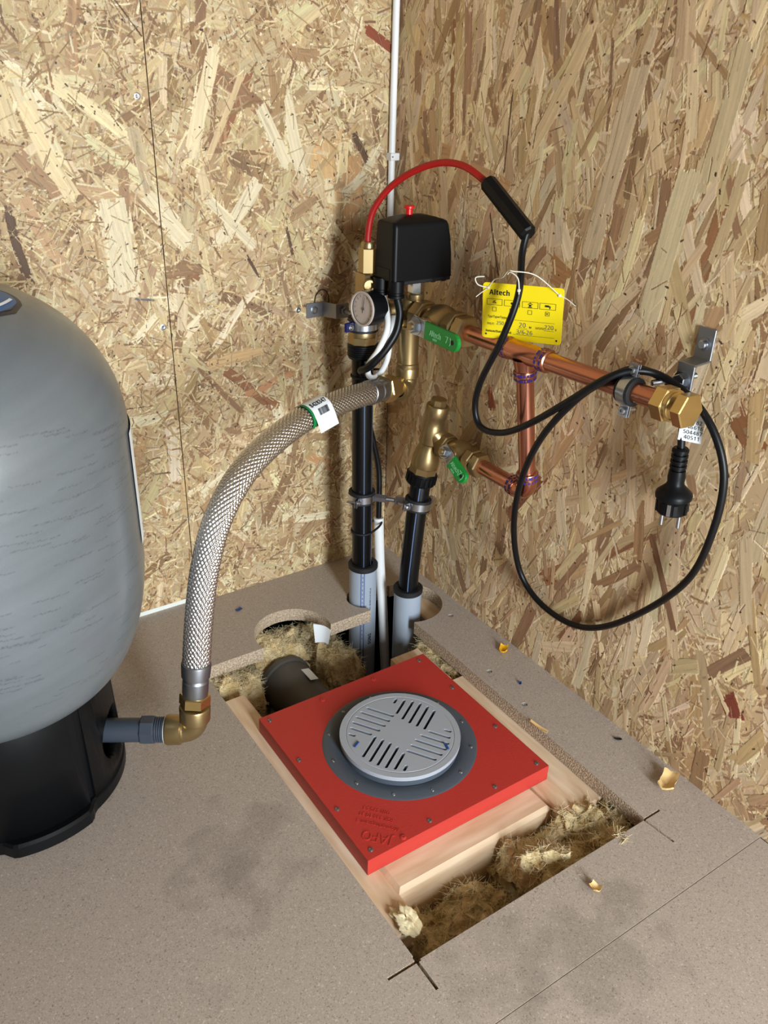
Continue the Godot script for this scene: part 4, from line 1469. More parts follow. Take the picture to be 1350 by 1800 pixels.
	var sw := thing("pressure_switch", "black plastic pressure switch with a red top button", "switch", Vector3(-0.073, 0.52, 0.16))
	mb = MB.new()
	var rows := []
	# rounded box: narrower and domed toward the top
	var levels := [[0.530, 0.0, 0.0], [0.5305, 0.0, 0.0], [0.560, 0.0008, 0.0006], [0.585, 0.0030, 0.0014], [0.599, 0.0050, 0.0022], [0.6035, 0.0064, 0.0035], [0.6055, 0.0090, 0.006]]
	for lv in levels:
		var row := PackedVector3Array()
		var ins: float = lv[1]; var insz: float = lv[2]
		var rad := 0.006
		var ax0 := x0 + ins * 0.25; var ax1 := x1 - ins * 1.5; var az0 := z0 + insz; var az1 := z1 - insz
		for cn in [[ax1 - rad, az1 - rad, 0.0], [ax0 + rad, az1 - rad, 1.0], [ax0 + rad, az0 + rad, 2.0], [ax1 - rad, az0 + rad, 3.0]]:
			for j in 6:
				var an: float = (cn[2] + j / 5.0) * PI / 2
				row.append(Vector3(cn[0] + cos(an) * rad, lv[0], cn[1] + sin(an) * rad))
		row.append(row[0])
		rows.append(row)
	# dome
	var topc := Vector3((x0 + x1) * 0.5 - 0.006, 0.6125, (z0 + z1) * 0.5)
	var last: PackedVector3Array = rows[rows.size() - 1]
	for s in [0.75, 0.5, 0.25, 0.0]:
		var row := PackedVector3Array()
		for q in last:
			row.append(Vector3(lerpf(topc.x, q.x, s), lerpf(topc.y, q.y, s * s), lerpf(topc.z, q.z, s)))
		rows.append(row)
	mb.soft_sheet(rows, false, true)
	fix_out(mb, Vector3(-0.073, 0.55, 0.16))
	mb.ftri(Vector3(x0, 0.531, z0), Vector3(x1, 0.531, z0), Vector3(x1, 0.531, z1), Vector3.DOWN); mb.ftri(Vector3(x0, 0.531, z0), Vector3(x1, 0.531, z1), Vector3(x0, 0.531, z1), Vector3.DOWN)
	part(sw, "cover", mb, M.black_plastic)
	part(sw, "base", slab(Vector3(x0 + 0.014, 0.5245, z0 + 0.003), Vector3(x1 - 0.002, 0.5310, z1 - 0.003), 0.001), M.black_matte)
	for f in [Vector3(x1 - 0.012, 0.5275, z1 - 0.006), Vector3(x1 - 0.03, 0.5275, z1 - 0.006)]:
		part(sw, "foot", slab(f - Vector3(0.003, 0.004, 0.003), f + Vector3(0.003, 0.004, 0.003), 0.0005), M.black_matte)
	part(sw, "side_hatch", slab(Vector3(x0 - 0.0008, 0.531, z0 + 0.010), Vector3(x0 + 0.004, 0.546, z0 + 0.040), 0.0004), M.black_plastic)
	for gp in [Vector3(-0.1128, 0, 0.1775), Vector3(-0.1190, 0, 0.1495)]:
		mb = MB.new()
		mb.lathe(at(gp), [[0.0, 0.531], [0.0108, 0.531], [0.0108, 0.5160], [0.0100, 0.515], [0.0100, 0.5125], [0.0116, 0.512], [0.0116, 0.5085], [0.0085, 0.507], [0.0, 0.507]], 28)
		part(sw, "cable_gland", mb, M.black_plastic)
	mb = MB.new()
	mb.lathe(at(Vector3(-0.0838, 0.610, 0.16)), [[0.0048, 0.0], [0.0044, 0.009], [0.0072, 0.010], [0.0072, 0.0125], [0.0062, 0.0135], [0.0, 0.0137]], 24)
	part(sw, "reset_button", mb, M.red_button, "red push button")
	mb = MB.new()
	mb.hex(at(Vector3(-0.066, 0, 0.158)), 0.0112, 0.5060, 0.5235, 0.0012)
	part(sw, "hex_nut", mb, M.chrome, "bright chrome hex nut")
	mb = MB.new()
	mb.lathe(at(Vector3(-0.066, 0, 0.158)), [[0.0, 0.496], [0.0118, 0.496], [0.0124, 0.498], [0.0124, 0.5045], [0.0108, 0.5065], [0.007, 0.5065], [0.007, 0.5245]], 28)
	part(sw, "stem", mb, M.brass)
	# power cables of the switch
	var bc := MB.new()
	bc.tube(curve([Vector3(-0.1128, 0.512, 0.1775), Vector3(-0.1110, 0.4887, 0.1850), Vector3(-0.1168, 0.4648, 0.1870), Vector3(-0.1289, 0.4452, 0.1850), Vector3(-0.1407, 0.4273, 0.1780), Vector3(-0.1480, 0.4120, 0.1650), Vector3(-0.1490, 0.4030, 0.1490), Vector3(-0.1420, 0.3980, 0.1420)], 12), 0.0056, 18)
	single("switch_cable", bc, M.black_cord, "thick black cable curving from the switch down to the left pipe", "cable", Vector3(-0.125, 0.44, 0.17))
	var wb := MB.new()
	wb.tube(curve([Vector3(-0.1190, 0.512, 0.1495), Vector3(-0.1180, 0.4920, 0.1610), Vector3(-0.1260, 0.4680, 0.1780), Vector3(-0.1390, 0.4400, 0.1780), Vector3(-0.1450, 0.4150, 0.1620), Vector3(-0.1390, 0.3960, 0.1520), Vector3(-0.1290, 0.3890, 0.1490), Vector3(-0.1150, 0.3920, 0.1450), Vector3(-0.1010, 0.4030, 0.1390), Vector3(-0.0930, 0.4180, 0.1340), Vector3(-0.0890, 0.4400, 0.1280), Vector3(-0.0850, 0.4600, 0.1130), Vector3(-0.055, 0.50, 0.05), Vector3(-0.012, 0.56, 0.010)], 10), 0.0043, 16)
	single("power_cable", wb, M.white_plastic, "white cable looping from the switch toward the room corner", "cable", Vector3(-0.115, 0.45, 0.15))
	# white cable up the corner with its clip
	var cc := thing("corner_cable", "white round cable running up the corner between both walls", "cable", Vector3(-0.010, 0.56, 0.006))
	mb = MB.new()
	mb.tube(PackedVector3Array([Vector3(-0.0105, 0.555, 0.0068), Vector3(-0.0100, 0.75, 0.0066), Vector3(-0.0085, 1.0, 0.0066), Vector3(-0.0085, ROOM_Y - 0.002, 0.0066)]), 0.0050, 18)
	part(cc, "sheath", mb, M.white_plastic)
	mb = MB.new()
	mb.box(at(Vector3(-0.0085, 0.6687, 0.0070)), Vector3(0.0150, 0.0105, 0.0125), 0.001)
	part(cc, "clip", mb, M.white_plastic, "white nail clip")
	mb = MB.new()
	mb.cyl(along(Vector3(-0.0130, 0.6687, 0.013), Vector3.BACK), 0.0012, 0.0, 0.001, 0.0002, 10)
	part(cc, "nail", mb, M.steel_dull)


# flat strip bent in plan, between two heights
func ribbon(mb: MB, line: Array, y0: float, y1: float, thick: float) -> void:
	for i in line.size() - 1:
		var a: Vector2 = line[i]; var b: Vector2 = line[i + 1]
		var d := (b - a).normalized()
		var m := (a + b) * 0.5
		mb.box(Transform3D(Basis(Vector3(d.x, 0, d.y), Vector3.UP, Vector3(d.x, 0, d.y).cross(Vector3.UP)), Vector3(m.x, (y0 + y1) * 0.5, m.y)), Vector3(a.distance_to(b) + thick * 0.8, y1 - y0, thick), 0.0005)


# ---------------------------------------------------------------- valves and copper
func ball_valve(label: String, o: Vector3, dir: Vector3, k: float, stem: Vector3, lever_dir: Vector3, lever: float) -> Node3D:
	var t := thing("ball_valve", label, "valve", o, "brass ball valves with green levers")
	var ax := along(o, dir, Vector3.UP)
	var mb := MB.new()
	mb.lathe(ax, [[0.0135 * k, 0.020 * k], [0.0150 * k, 0.026 * k], [0.0205 * k, 0.034 * k], [0.0222 * k, 0.044 * k], [0.0205 * k, 0.055 * k], [0.0170 * k, 0.062 * k], [0.0150 * k, 0.066 * k]], 36)
	part(t, "body", mb, M.brass)
	mb = MB.new()
	mb.hex(ax, 0.0205 * k, 0.002 * k, 0.019 * k, 0.0013, 8)
	mb.lathe(ax, [[0.015 * k, 0.018 * k], [0.0165 * k, 0.0195 * k], [0.0165 * k, 0.022 * k], [0.014 * k, 0.023 * k]], 30)
	part(t, "inlet_nut", mb, M.brass)
	mb = MB.new()
	mb.hex(ax, 0.0200 * k, 0.066 * k, 0.080 * k, 0.0013, 8)
	part(t, "outlet_nut", mb, M.brass)
	mb = MB.new()
	mb.hex(ax, 0.0190 * k, 0.0815 * k, 0.0955 * k, 0.0016)
	mb.lathe(ax, [[0.0150 * k, 0.079 * k], [0.0158 * k, 0.081 * k], [0.0150 * k, 0.083 * k]], 28)
	part(t, "compression_nut", mb, M.brass)
	var sc := ax * Vector3(0, 0.044 * k, 0)
	var st := along(sc, stem)
	mb = MB.new()
	mb.lathe(st, [[0.0095 * k, 0.014 * k], [0.0095 * k, 0.027 * k], [0.0070 * k, 0.028 * k], [0.0070 * k, 0.034 * k]], 24)
	part(t, "bonnet", mb, M.brass)
	# lever: steel root plate cranked toward the viewer, green coated blade
	var ld := lever_dir.normalized()
	var nrm := stem.normalized()
	var h := ld.cross(nrm).normalized()
	var root := sc + nrm * 0.034 * k
	mb = MB.new()
	mb.box(Transform3D(Basis(ld, nrm, h), root + ld * 0.004 * k), Vector3(0.026 * k, 0.0026, 0.021 * k), 0.0006)
	mb.box(Transform3D(Basis(ld.rotated(h, 0.0), nrm, h), root + ld * 0.018 * k), Vector3(0.016 * k, 0.0026, 0.018 * k), 0.0006)
	part(t, "lever_root", mb, M.steel)
	mb = MB.new()
	mb.hex(along(root, stem), 0.0078 * k, 0.0010, 0.0090 * k, 0.0008)
	mb.lathe(along(root, stem), [[0.0105 * k, 0.0013], [0.0105 * k, 0.0028], [0.0, 0.0028]], 24)
	part(t, "lever_nut", mb, M.steel)
	mb = MB.new()
	mb.cyl(along(root, stem), 0.0042 * k, 0.0, 0.0118 * k, 0.0006, 16)
	part(t, "stem", mb, M.brass)
	mb = MB.new()
	var poly := PackedVector2Array()
	var w := 0.0098 * k
	var s0 := 0.019 * k
	poly.append(Vector2(s0, -w)); poly.append(Vector2(s0 + lever - w, -w))
	for i in 9:
		var a := -PI / 2 + PI * (i + 0.5) / 9
		poly.append(Vector2(s0 + lever - w + cos(a) * w, sin(a) * w))
	poly.append(Vector2(s0 + lever - w, w)); poly.append(Vector2(s0, w))
	mb.prism(Transform3D(Basis(ld, nrm, h), root), poly, -0.0022, 0.0038, 0.0012)
	var bl := part(t, "lever", mb, M.green, "green coated lever")
	mb = MB.new()
	mb.lathe(along(root + ld * (s0 + lever - w * 1.05), stem), [[0.0027 * k, 0.0040], [0.0, 0.0040]], 16)
	part(bl, "eye", mb, M.ink)
	var fx := ld if ld.z > 0.0 else -ld
	var fy := nrm.cross(fx).normalized()
	print_text(bl, "lettering", "Altech", Transform3D(Basis(fx, fy, nrm), root + ld * (s0 + lever * 0.34) + nrm * 0.0039), 0.0058 * k, M.handle_print, 0.0003)
	if k > 0.9:
		print_text(bl, "lettering", "DN20", Transform3D(Basis(fx, fy, nrm), root + ld * (s0 + lever * 0.34) + nrm * 0.0039 - fy * 0.0066), 0.0026, M.handle_print, 0.0003)
		print_text(bl, "lettering", "7 )", Transform3D(Basis(fx, fy, nrm), root + ld * (s0 + lever * 0.72) + nrm * 0.0039), 0.0085, M.handle_print, 0.0003)
	return t


func press_ring(t: Node3D, c: Vector3, dir: Vector3, r: float) -> void:
	var ax := along(c, dir)
	var mb := MB.new()
	mb.lathe(ax, [[r, -0.007], [r + 0.0028, -0.0062], [r + 0.0034, -0.0045], [r + 0.0034, -0.0018], [r + 0.0022, -0.0004], [r + 0.0022, 0.0010], [r + 0.0030, 0.0022], [r + 0.0030, 0.0052], [r + 0.0020, 0.0065], [r, 0.007]], 30)
	part(t, "press_bead", mb, M.copper)
	# purple press marks round the bead
	rng.seed = int(absf(c.z * 10000.0) + absf(c.y * 7000.0))
	for row in 2:
		var a := rng.randf()
		var y := -0.0031 if row == 0 else 0.0037
		var rr := r + 0.0036 if row == 0 else r + 0.0032
		while a < TAU:
			var wdt := rng.randf_range(0.12, 0.5)
			mb = MB.new()
			var P := []
			for i in 2:
				var rw := PackedVector3Array()
				for j in 5:
					var an := a + wdt * j / 4.0
					rw.append(ax * Vector3(cos(an) * rr, y + (-0.0016 + 0.0032 * i), sin(an) * rr))
				P.append(rw)
			mb.soft_sheet(P)
			fix_out(mb, c)
			part(t, "purple_mark", mb, M.purple_ink)
			a += wdt + rng.randf_range(0.06, 0.2)


func build_copper() -> void:
	var y_at := func(z: float) -> float: return UY + (z - TZ) * 0.0215
	var p := func(z: float) -> Vector3: return Vector3(TX, y_at.call(z), z)
	ball_valve("large brass ball valve with a green lever beside the switch", p.call(0.166), p.call(0.3) - p.call(0.2), 1.18, Vector3(-1, 0.05, 0.0), Vector3(-0.05, 0.0, 1), 0.078)
	var rc := 0.0110
	# upper copper line
	var pts := [[0.270, 0.352, "short copper pipe between the upper ball valve and the tee"], [0.424, 0.606, "long horizontal copper pipe held by the wall clamp"]]
	for q in pts:
		var mb := MB.new()
		mb.tube(PackedVector3Array([p.call(q[0]), p.call(q[1])]), rc, 32)
		single("copper_pipe", mb, M.copper, q[2], "pipe", p.call(q[0]) - Vector3(0, rc, 0), "copper pipes")
	var tz := 0.3875
	var tc: Vector3 = p.call(tz)
	var elbow := Vector3(-0.035, 0.2830, 0.3900)
	var down := (elbow - tc).normalized()
	var tee := thing("copper_tee", "copper press tee on the upper line below the yellow tag", "fitting", tc - Vector3(0, 0.015, 0), "copper press fittings")
	var mb := MB.new()
	var axz: Transform3D = along(p.call(tz - 0.040), p.call(tz) - p.call(tz - 0.1))
	mb.lathe(axz, [[rc, 0.0], [rc + 0.0016, 0.001], [rc + 0.0016, 0.010], [rc + 0.0022, 0.02], [rc + 0.0022, 0.06], [rc + 0.0016, 0.070], [rc + 0.0016, 0.083], [rc, 0.084]], 36)
	part(tee, "run", mb, M.copper)
	mb = MB.new()
	mb.lathe(along(tc, down), [[rc + 0.0042, 0.006], [rc + 0.0026, 0.015], [rc + 0.0016, 0.022], [rc + 0.0016, 0.034], [rc, 0.035]], 36)
	part(tee, "branch", mb, M.copper)
	press_ring(tee, p.call(tz - 0.031), Vector3.BACK, rc)
	press_ring(tee, p.call(tz + 0.036), Vector3.BACK, rc)
	press_ring(tee, tc + down * 0.028, down, rc)
	mb = MB.new()
	mb.tube(PackedVector3Array([tc + down * 0.033, elbow - down * 0.026]), rc, 32)
	single("copper_pipe", mb, M.copper, "upright copper pipe between tee and lower elbow", "pipe", elbow - down * 0.026, "copper pipes")
	# lower elbow and pipe
	var el := thing("copper_elbow", "copper press elbow with purple marks at the bottom of the upright pipe", "fitting", elbow - Vector3(0, 0.012, 0), "copper press fittings")
	var back := Vector3(-0.006, 0.010, -1).normalized()
	var path := PackedVector3Array()
	var b := 0.021
	for i in 15:
		var q := i / 14.0
		path.append((elbow - down * b).lerp(elbow, q).lerp(elbow.lerp(elbow + back * b, q), q))
	mb = MB.new()
	mb.tube(path, rc + 0.0018, 30)
	part(el, "bend", mb, M.copper)
	press_ring(el, elbow - down * 0.026, down, rc)
	press_ring(el, elbow + back * 0.026, back, rc)
	var vo := elbow + back * 0.188
	mb = MB.new()
	mb.tube(PackedVector3Array([elbow + back * 0.024, elbow + back * 0.105]), rc, 32)
	single("copper_pipe", mb, M.copper, "short copper pipe between lower valve and elbow", "pipe", elbow + back * 0.10 - Vector3(0, rc, 0), "copper pipes")
	# lower valve
	ball_valve("small brass ball valve with a green lever on the lower line", vo, -back, 0.98, Vector3(-0.90, 0.35, 0.10), Vector3(-0.08, -0.38, 0.92), 0.042)
	# body on the leaning black pipe
	var f0: Vector3 = p2_path[p2_path.size() - 1]
	var f1 := Vector3(-0.0420, 0.3480, 0.1935)
	var ax := along(f0, f1 - f0)
	var L := f0.distance_to(f1)
	var t := thing("brass_tee_fitting", "brass tee with a plugged top on the right black pipe", "fitting", f0)
	mb = MB.new()
	mb.lathe(ax, [[0.0160, -0.016], [0.0215, -0.015], [0.0228, -0.012], [0.0228, 0.003], [0.0215, 0.005]], 40)
	part(t, "compression_nut", mb, M.black_plastic, "ribbed black plastic nut")
	for i in 20:
		mb = MB.new()
		var a := TAU * i / 20
		mb.box(ax * Transform3D(Basis(Vector3.UP, -a), Vector3(cos(a) * 0.0230, -0.005, sin(a) * 0.0230)), Vector3(0.0022, 0.014, 0.0036), 0.0004)
		part(t, "rib", mb, M.black_plastic)
	mb = MB.new()
	mb.hex(ax, 0.0222, 0.004, 0.016, 0.0012, 8)
	part(t, "hex_collar", mb, M.brass)
	mb = MB.new()
	mb.lathe(ax, [[0.0200, 0.014], [0.0212, 0.018], [0.0206, 0.030], [0.0165, 0.046], [0.0150, 0.050], [0.0150, 0.053], [0.0168, 0.055], [0.0168, L - 0.036], [0.0160, L - 0.034], [0.0160, L - 0.022], [0.0172, L - 0.020], [0.0172, L - 0.004], [0.0160, L - 0.002], [0.0, L - 0.002]], 40)
	part(t, "body", mb, M.brass)
	mb = MB.new()
	mb.hex(ax, 0.0125, L - 0.003, L + 0.008, 0.0012, 8)
	part(t, "plug", mb, M.brass)
	mb = MB.new()
	var bo := ax * Vector3(0, L * 0.62, 0)
	mb.lathe(along(bo, vo - bo), [[0.0160, 0.0], [0.0160, bo.distance_to(vo) - 0.001], [0.0175, bo.distance_to(vo)], [0.0175, bo.distance_to(vo) + 0.003], [0.012, bo.distance_to(vo) + 0.004]], 34)
	part(t, "branch", mb, M.brass)

	# end cap of the upper line
	var cap := thing("brass_end_cap", "brass compression cap closing the copper pipe's right end", "fitting", p.call(0.60) - Vector3(0, 0.016, 0))
	var ca := along(p.call(0.594), p.call(0.7) - p.call(0.6), Vector3(1, 0.5, 0))
	mb = MB.new()
	mb.hex(ca, 0.0195, 0.0, 0.0165, 0.0016)
	part(cap, "compression_nut", mb, M.brass_bright)
	mb = MB.new()
	mb.lathe(ca, [[0.0150, 0.016], [0.0172, 0.0165], [0.0172, 0.020], [0.0150, 0.0205], [0.0140, 0.0215], [0.0147, 0.0225], [0.0140, 0.0235], [0.0147, 0.0245], [0.0140, 0.0255], [0.0147, 0.0265], [0.0140, 0.0275]], 34, 10)
	part(cap, "thread", mb, M.brass_bright)
	mb = MB.new()
	mb.hex(ca, 0.0192, 0.0275, 0.0405, 0.0012)
	part(cap, "hex_cap", mb, M.brass_bright)
	# clamp and bracket on the right wall
	var cz := 0.5540
	pipe_clamp("steel clamp with rubber lining holding the copper pipe near its end", p.call(cz), Vector3.BACK, Vector3(0.12, 1, 0), rc)
	var br := thing("wall_bracket", "zinc stepped bracket screwed to the right wall above the end cap", "bracket", Vector3(0, 0.49, 0.59), "zinc pipe brackets")
	mb = MB.new()
	var line := [[0.5505, -0.0013], [0.5180, -0.0013], [0.5165, -0.0250], [0.4790, -0.0250]]
	var w0 := 0.5795; var w1 := 0.6010
	for i in 3:
		var a := Vector3(line[i][1], line[i][0], (w0 + w1) * 0.5); var c := Vector3(line[i + 1][1], line[i + 1][0], (w0 + w1) * 0.5)
		var d := (c - a).normalized()
		mb.box(Transform3D(Basis(d, Vector3.BACK.cross(d), Vector3.BACK), (a + c) * 0.5), Vector3(a.distance_to(c) + 0.0024, 0.0024, w1 - w0), 0.0006)
	part(br, "strip", mb, M.steel_dull)
	mb = MB.new()
	mb.lathe(along(Vector3(-0.0025, 0.5345, 0.5905), Vector3.LEFT), [[0.0070, 0.0], [0.0070, 0.0012], [0.0050, 0.0014], [0.0048, 0.005], [0.0038, 0.006], [0.0, 0.006]], 20)
	part(br, "screw", mb, M.steel)
	mb = MB.new()
	mb.cyl(along(Vector3(-0.006, 0.5010, 0.5905), Vector3(-1, -0.16, -0.45)), 0.0034, 0.0, 0.050, 0.0004, 14)
	part(br, "stud", mb, M.steel)
	mb = MB.new()
	mb.hex(along(Vector3(-0.0262, 0.498, 0.5880), Vector3.LEFT), 0.0082, 0.0, 0.0065, 0.0008)
	mb.lathe(along(Vector3(-0.0262, 0.498, 0.5880), Vector3.LEFT), [[0.0100, 0.0], [0.0100, 0.0014], [0.0, 0.0014]], 22)
	part(br, "nut", mb, M.steel)


# ---------------------------------------------------------------- heating cable, plug, tag
func build_cable() -> void:
	var t := thing("heating_cable", "red heating cable spliced to a black cord that ends in a plug", "cable", Vector3(-0.123, 0.57, 0.121))
	var mb := MB.new()
	mb.tube(curve([Vector3(-0.1230, 0.560, 0.1210), Vector3(-0.1235, 0.585, 0.1215), Vector3(-0.1200, 0.615, 0.128), Vector3(-0.1080, 0.645, 0.148), Vector3(-0.0930, 0.667, 0.178), Vector3(-0.0780, 0.680, 0.213), Vector3(-0.0680, 0.6795, 0.250), Vector3(-0.0620, 0.6640, 0.289), Vector3(-0.0610, 0.658, 0.298)], 12), 0.0043, 18)
	part(t, "red_sheath", mb, M.red_cable, "glossy red cable jacket")
	var s0 := Vector3(-0.0615, 0.6650, 0.2890); var s1 := Vector3(-0.0650, 0.6170, 0.3740)
	var ax := along(s0, s1 - s0, Vector3(-1, 0.3, 0))
	var L := s0.distance_to(s1)
	mb = MB.new()
	mb.hex(ax, 0.0105, 0.0, L, 0.0020, 8)
	part(t, "splice_sleeve", mb, M.black_plastic, "moulded black joint sleeve")
	var pts := [s1 - (s1 - s0).normalized() * 0.004, Vector3(-0.0720, 0.5960, 0.3735), Vector3(-0.0900, 0.5530, 0.3930), Vector3(-0.1000, 0.4985, 0.3820), Vector3(-0.0950, 0.4365, 0.3455), Vector3(-0.0900, 0.3970, 0.3325), Vector3(-0.0880, 0.3730, 0.3450), Vector3(-0.0870, 0.3785, 0.3840), Vector3(-0.0880, 0.4073, 0.4321), Vector3(-0.0900, 0.4562, 0.4930), Vector3(-0.0830, 0.4910, 0.5313), Vector3(-0.0650, 0.5044, 0.5524),
		Vector3(-0.0440, 0.5020, 0.5732), Vector3(-0.0380, 0.4880, 0.6123), Vector3(-0.0360, 0.4610, 0.6456), Vector3(-0.0330, 0.4180, 0.6660), Vector3(-0.0280, 0.3560, 0.6650), Vector3(-0.0200, 0.2825, 0.6455), Vector3(-0.0130, 0.2120, 0.5990), Vector3(-0.0090, 0.1430, 0.5345), Vector3(-0.0080, 0.1110, 0.4770), Vector3(-0.0090, 0.1110, 0.4130), Vector3(-0.0140, 0.1430, 0.3720), Vector3(-0.0400, 0.2230, 0.3765), Vector3(-0.0640, 0.3100, 0.4040), Vector3(-0.0840, 0.3930, 0.4500), Vector3(-0.0870, 0.4590, 0.5000), Vector3(-0.0750, 0.4920, 0.5320), Vector3(-0.0560, 0.5035, 0.5470),
		Vector3(-0.0400, 0.5000, 0.5640), Vector3(-0.0330, 0.4880, 0.5900), Vector3(-0.0340, 0.4680, 0.6040), Vector3(-0.0350, 0.4450, 0.6080), Vector3(-0.0350, 0.4280, 0.6105)]
	mb = MB.new()
	mb.tube(curve(pts, 9), 0.0042, 14)
	part(t, "cord", mb, M.black_cord, "round black cord hanging in a large loop")
	# earthed plug
	var pa := along(Vector3(-0.035, 0.4310, 0.6100), Vector3(0.0, -1, 0.055), Vector3(0.45, 0, 0.9))
	mb = MB.new()
	var rib := [[0.0, 0.0], [0.0072, 0.0]]
	for i in 4:
		rib.append([0.0090, 0.002 + i * 0.006]); rib.append([0.0090, 0.005 + i * 0.006]); rib.append([0.0066, 0.0054 + i * 0.006]); rib.append([0.0066, 0.0078 + i * 0.006])
	mb.lathe(pa, rib + [[0.0088, 0.026], [0.0096, 0.034], [0.0090, 0.040], [0.0100, 0.043], [0.0150, 0.048], [0.0192, 0.052], [0.0200, 0.055], [0.0196, 0.0585], [0.0178, 0.0600], [0.0172, 0.061], [0.0168, 0.074], [0.0150, 0.0765], [0.0, 0.0765]], 40)
	var pl := part(t, "plug", mb, M.black_plastic, "black moulded mains plug")
	for q in [-1.0, 1.0]:
		mb = MB.new()
		mb.cyl(pa * at(Vector3(q * 0.0092, 0, 0)), 0.0024, 0.074, 0.094, 0.0008, 14)
		part(pl, "pin", mb, M.steel)
	for q in [-1.0, 1.0]:
		mb = MB.new()
		mb.box(pa * at(Vector3(0, 0.068, q * 0.0170)), Vector3(0.0040, 0.014, 0.0012), 0.0003)
		part(pl, "earth_contact", mb, M.steel)
	for i in 8:
		mb = MB.new()
		var a := TAU * (i + 0.5) / 8
		mb.box(pa * Transform3D(Basis(Vector3.UP, -a), Vector3(cos(a) * 0.0170, 0.068, sin(a) * 0.0170)), Vector3(0.0020, 0.013, 0.0040), 0.0005)
		part(pl, "rib", mb, M.black_plastic)
	# folded white label on the cord above the plug
	mb = MB.new()
	var lc := Vector3(-0.0345, 0.4585, 0.6175)
	var lb := Basis(Vector3(0.45, 0, 0.9).normalized(), Vector3(0, 1, -0.03).normalized(), Vector3(-0.9, 0.02, 0.45).normalized())
	mb.box(Transform3D(lb, lc), Vector3(0.024, 0.036, 0.0006), 0.0)
	var lab := part(t, "cord_label", mb, M.white_paper, "white printed flag label")
	var row_text := ["E1 82", "046616", "504487", "40511"]
	for i in 4:
		print_text(lab, "print", row_text[i], Transform3D(lb, lc + lb.y * (0.004 - i * 0.0058) + lb.z * 0.0005 + lb.x * 0.002), 0.0040, M.ink, 0.0003, false, true)

	# yellow tag tied to the cord
	var tl := Vector3(-0.0860, 0.5555, 0.3245)
	var right := Vector3(0.0520, 0.0040, 0.0870).normalized()
	var upv := Vector3(-0.05, 1, 0.02)
	upv = (upv - right * upv.dot(right)).normalized()
	var nrm := right.cross(upv).normalized()
	var W := 0.1010; var H := 0.0690
	var y := thing("yellow_tag", "yellow plastic rating tag tied to the black cord", "tag", tl - upv * H)
	var tb := Transform3D(Basis(right, nrm, right.cross(nrm)), tl)
	mb = MB.new()
	var poly := PackedVector2Array()
	var rr := 0.004
	for cn in [[rr, rr, 2.0], [W - rr, rr, 3.0], [W - rr, H - rr, 0.0], [rr, H - rr, 1.0]]:
		for j in 5:
			poly.append(Vector2(cn[0], cn[1]) + Vector2.from_angle((cn[2] + j / 4.0) * PI / 2) * rr)
	# plane of the tag: x to the right, second axis downward
	var td := Transform3D(Basis(right, nrm, -upv), tl)
	if td.basis.determinant() < 0.0:
		td = Transform3D(Basis(right, -nrm, -upv), tl)
	mb.prism(td, poly, -0.0006, 0.0006, 0.0002)
	var face := nrm if nrm.dot(Vector3(-0.7, 0.2, 0.7)) > 0.0 else -nrm
	var plate := part(y, "plate", mb, M.yellow_tag, "yellow printed plate")
	var tp := func(u: float, v: float) -> Vector3: return tl + right * (u * W) - upv * (v * H) + face * 0.0008
	var ft := Basis(right, upv, face)
	print_text(plate, "lettering", "Altech", Transform3D(ft, tp.call(0.215, 0.165)), 0.0062, M.ink, 0.0003, true)
	for i in 4:
		var u: float = [0.155, 0.375, 0.60, 0.815][i]
		frame(plate, ft, tp.call(u, 0.335), 0.0195, 0.0072, 0.0004)
		frame(plate, ft, tp.call(u, 0.465), 0.0048, 0.0048, 0.0004)
	# pictograms: pump, drop, house, tap
	var icon := func(u: float, v: float, w: float, h: float, turn: float) -> void:
		var b := MB.new()
		b.box(Transform3D(ft.rotated(face, turn), tp.call(u, v)), Vector3(w, h, 0.0003), 0.0)
		part(plate, "pictogram", b, M.ink)
	icon.call(0.150, 0.325, 0.0050, 0.0007, 0.6); icon.call(0.160, 0.335, 0.0045, 0.0007, -0.7); icon.call(0.155, 0.355, 0.0040, 0.0007, 0.0)
	icon.call(0.375, 0.340, 0.0024, 0.0030, 0.8)
	icon.call(0.590, 0.312, 0.0042, 0.0007, 0.5); icon.call(0.612, 0.312, 0.0042, 0.0007, -0.5); icon.call(0.60, 0.345, 0.0030, 0.0024, 0.0); icon.call(0.60, 0.375, 0.0050, 0.0008, 0.0)
	icon.call(0.805, 0.318, 0.0050, 0.0009, 0.0); icon.call(0.815, 0.335, 0.0070, 0.0014, 0.0); icon.call(0.842, 0.360, 0.0011, 0.0022, 0.0)
	icon.call(0.812, 0.465, 0.0038, 0.0005, 0.75); icon.call(0.812, 0.465, 0.0038, 0.0005, -0.75)
	print_text(plate, "lettering", "Typ/Type/Tyyppi", Transform3D(ft, tp.call(0.205, 0.60)), 0.0026, M.ink, 0.0003)
	print_text(plate, "lettering", "P/E/T:", Transform3D(ft, tp.call(0.115, 0.735)), 0.0026, M.ink, 0.0003)
	print_text(plate, "handwriting", "250", Transform3D(ft, tp.call(0.235, 0.710)), 0.0042, M.pen, 0.0003)
	print_text(plate, "lettering", "W", Transform3D(ft, tp.call(0.315, 0.735)), 0.0025, M.ink, 0.0003)
	print_text(plate, "handwriting", "20", Transform3D(ft, tp.call(0.515, 0.710)), 0.0056, M.pen, 0.0003)
	print_text(plate, "lettering", "M", Transform3D(ft, tp.call(0.615, 0.735)), 0.0025, M.ink, 0.0003)
	print_text(plate, "lettering", "U/U/U:", Transform3D(ft, tp.call(0.735, 0.735)), 0.0026, M.ink, 0.0003)
	print_text(plate, "handwriting", "220", Transform3D(ft, tp.call(0.845, 0.705)), 0.0050, M.pen, 0.0003)
	print_text(plate, "lettering", "V", Transform3D(ft, tp.call(0.930, 0.735)), 0.0025, M.ink, 0.0003)
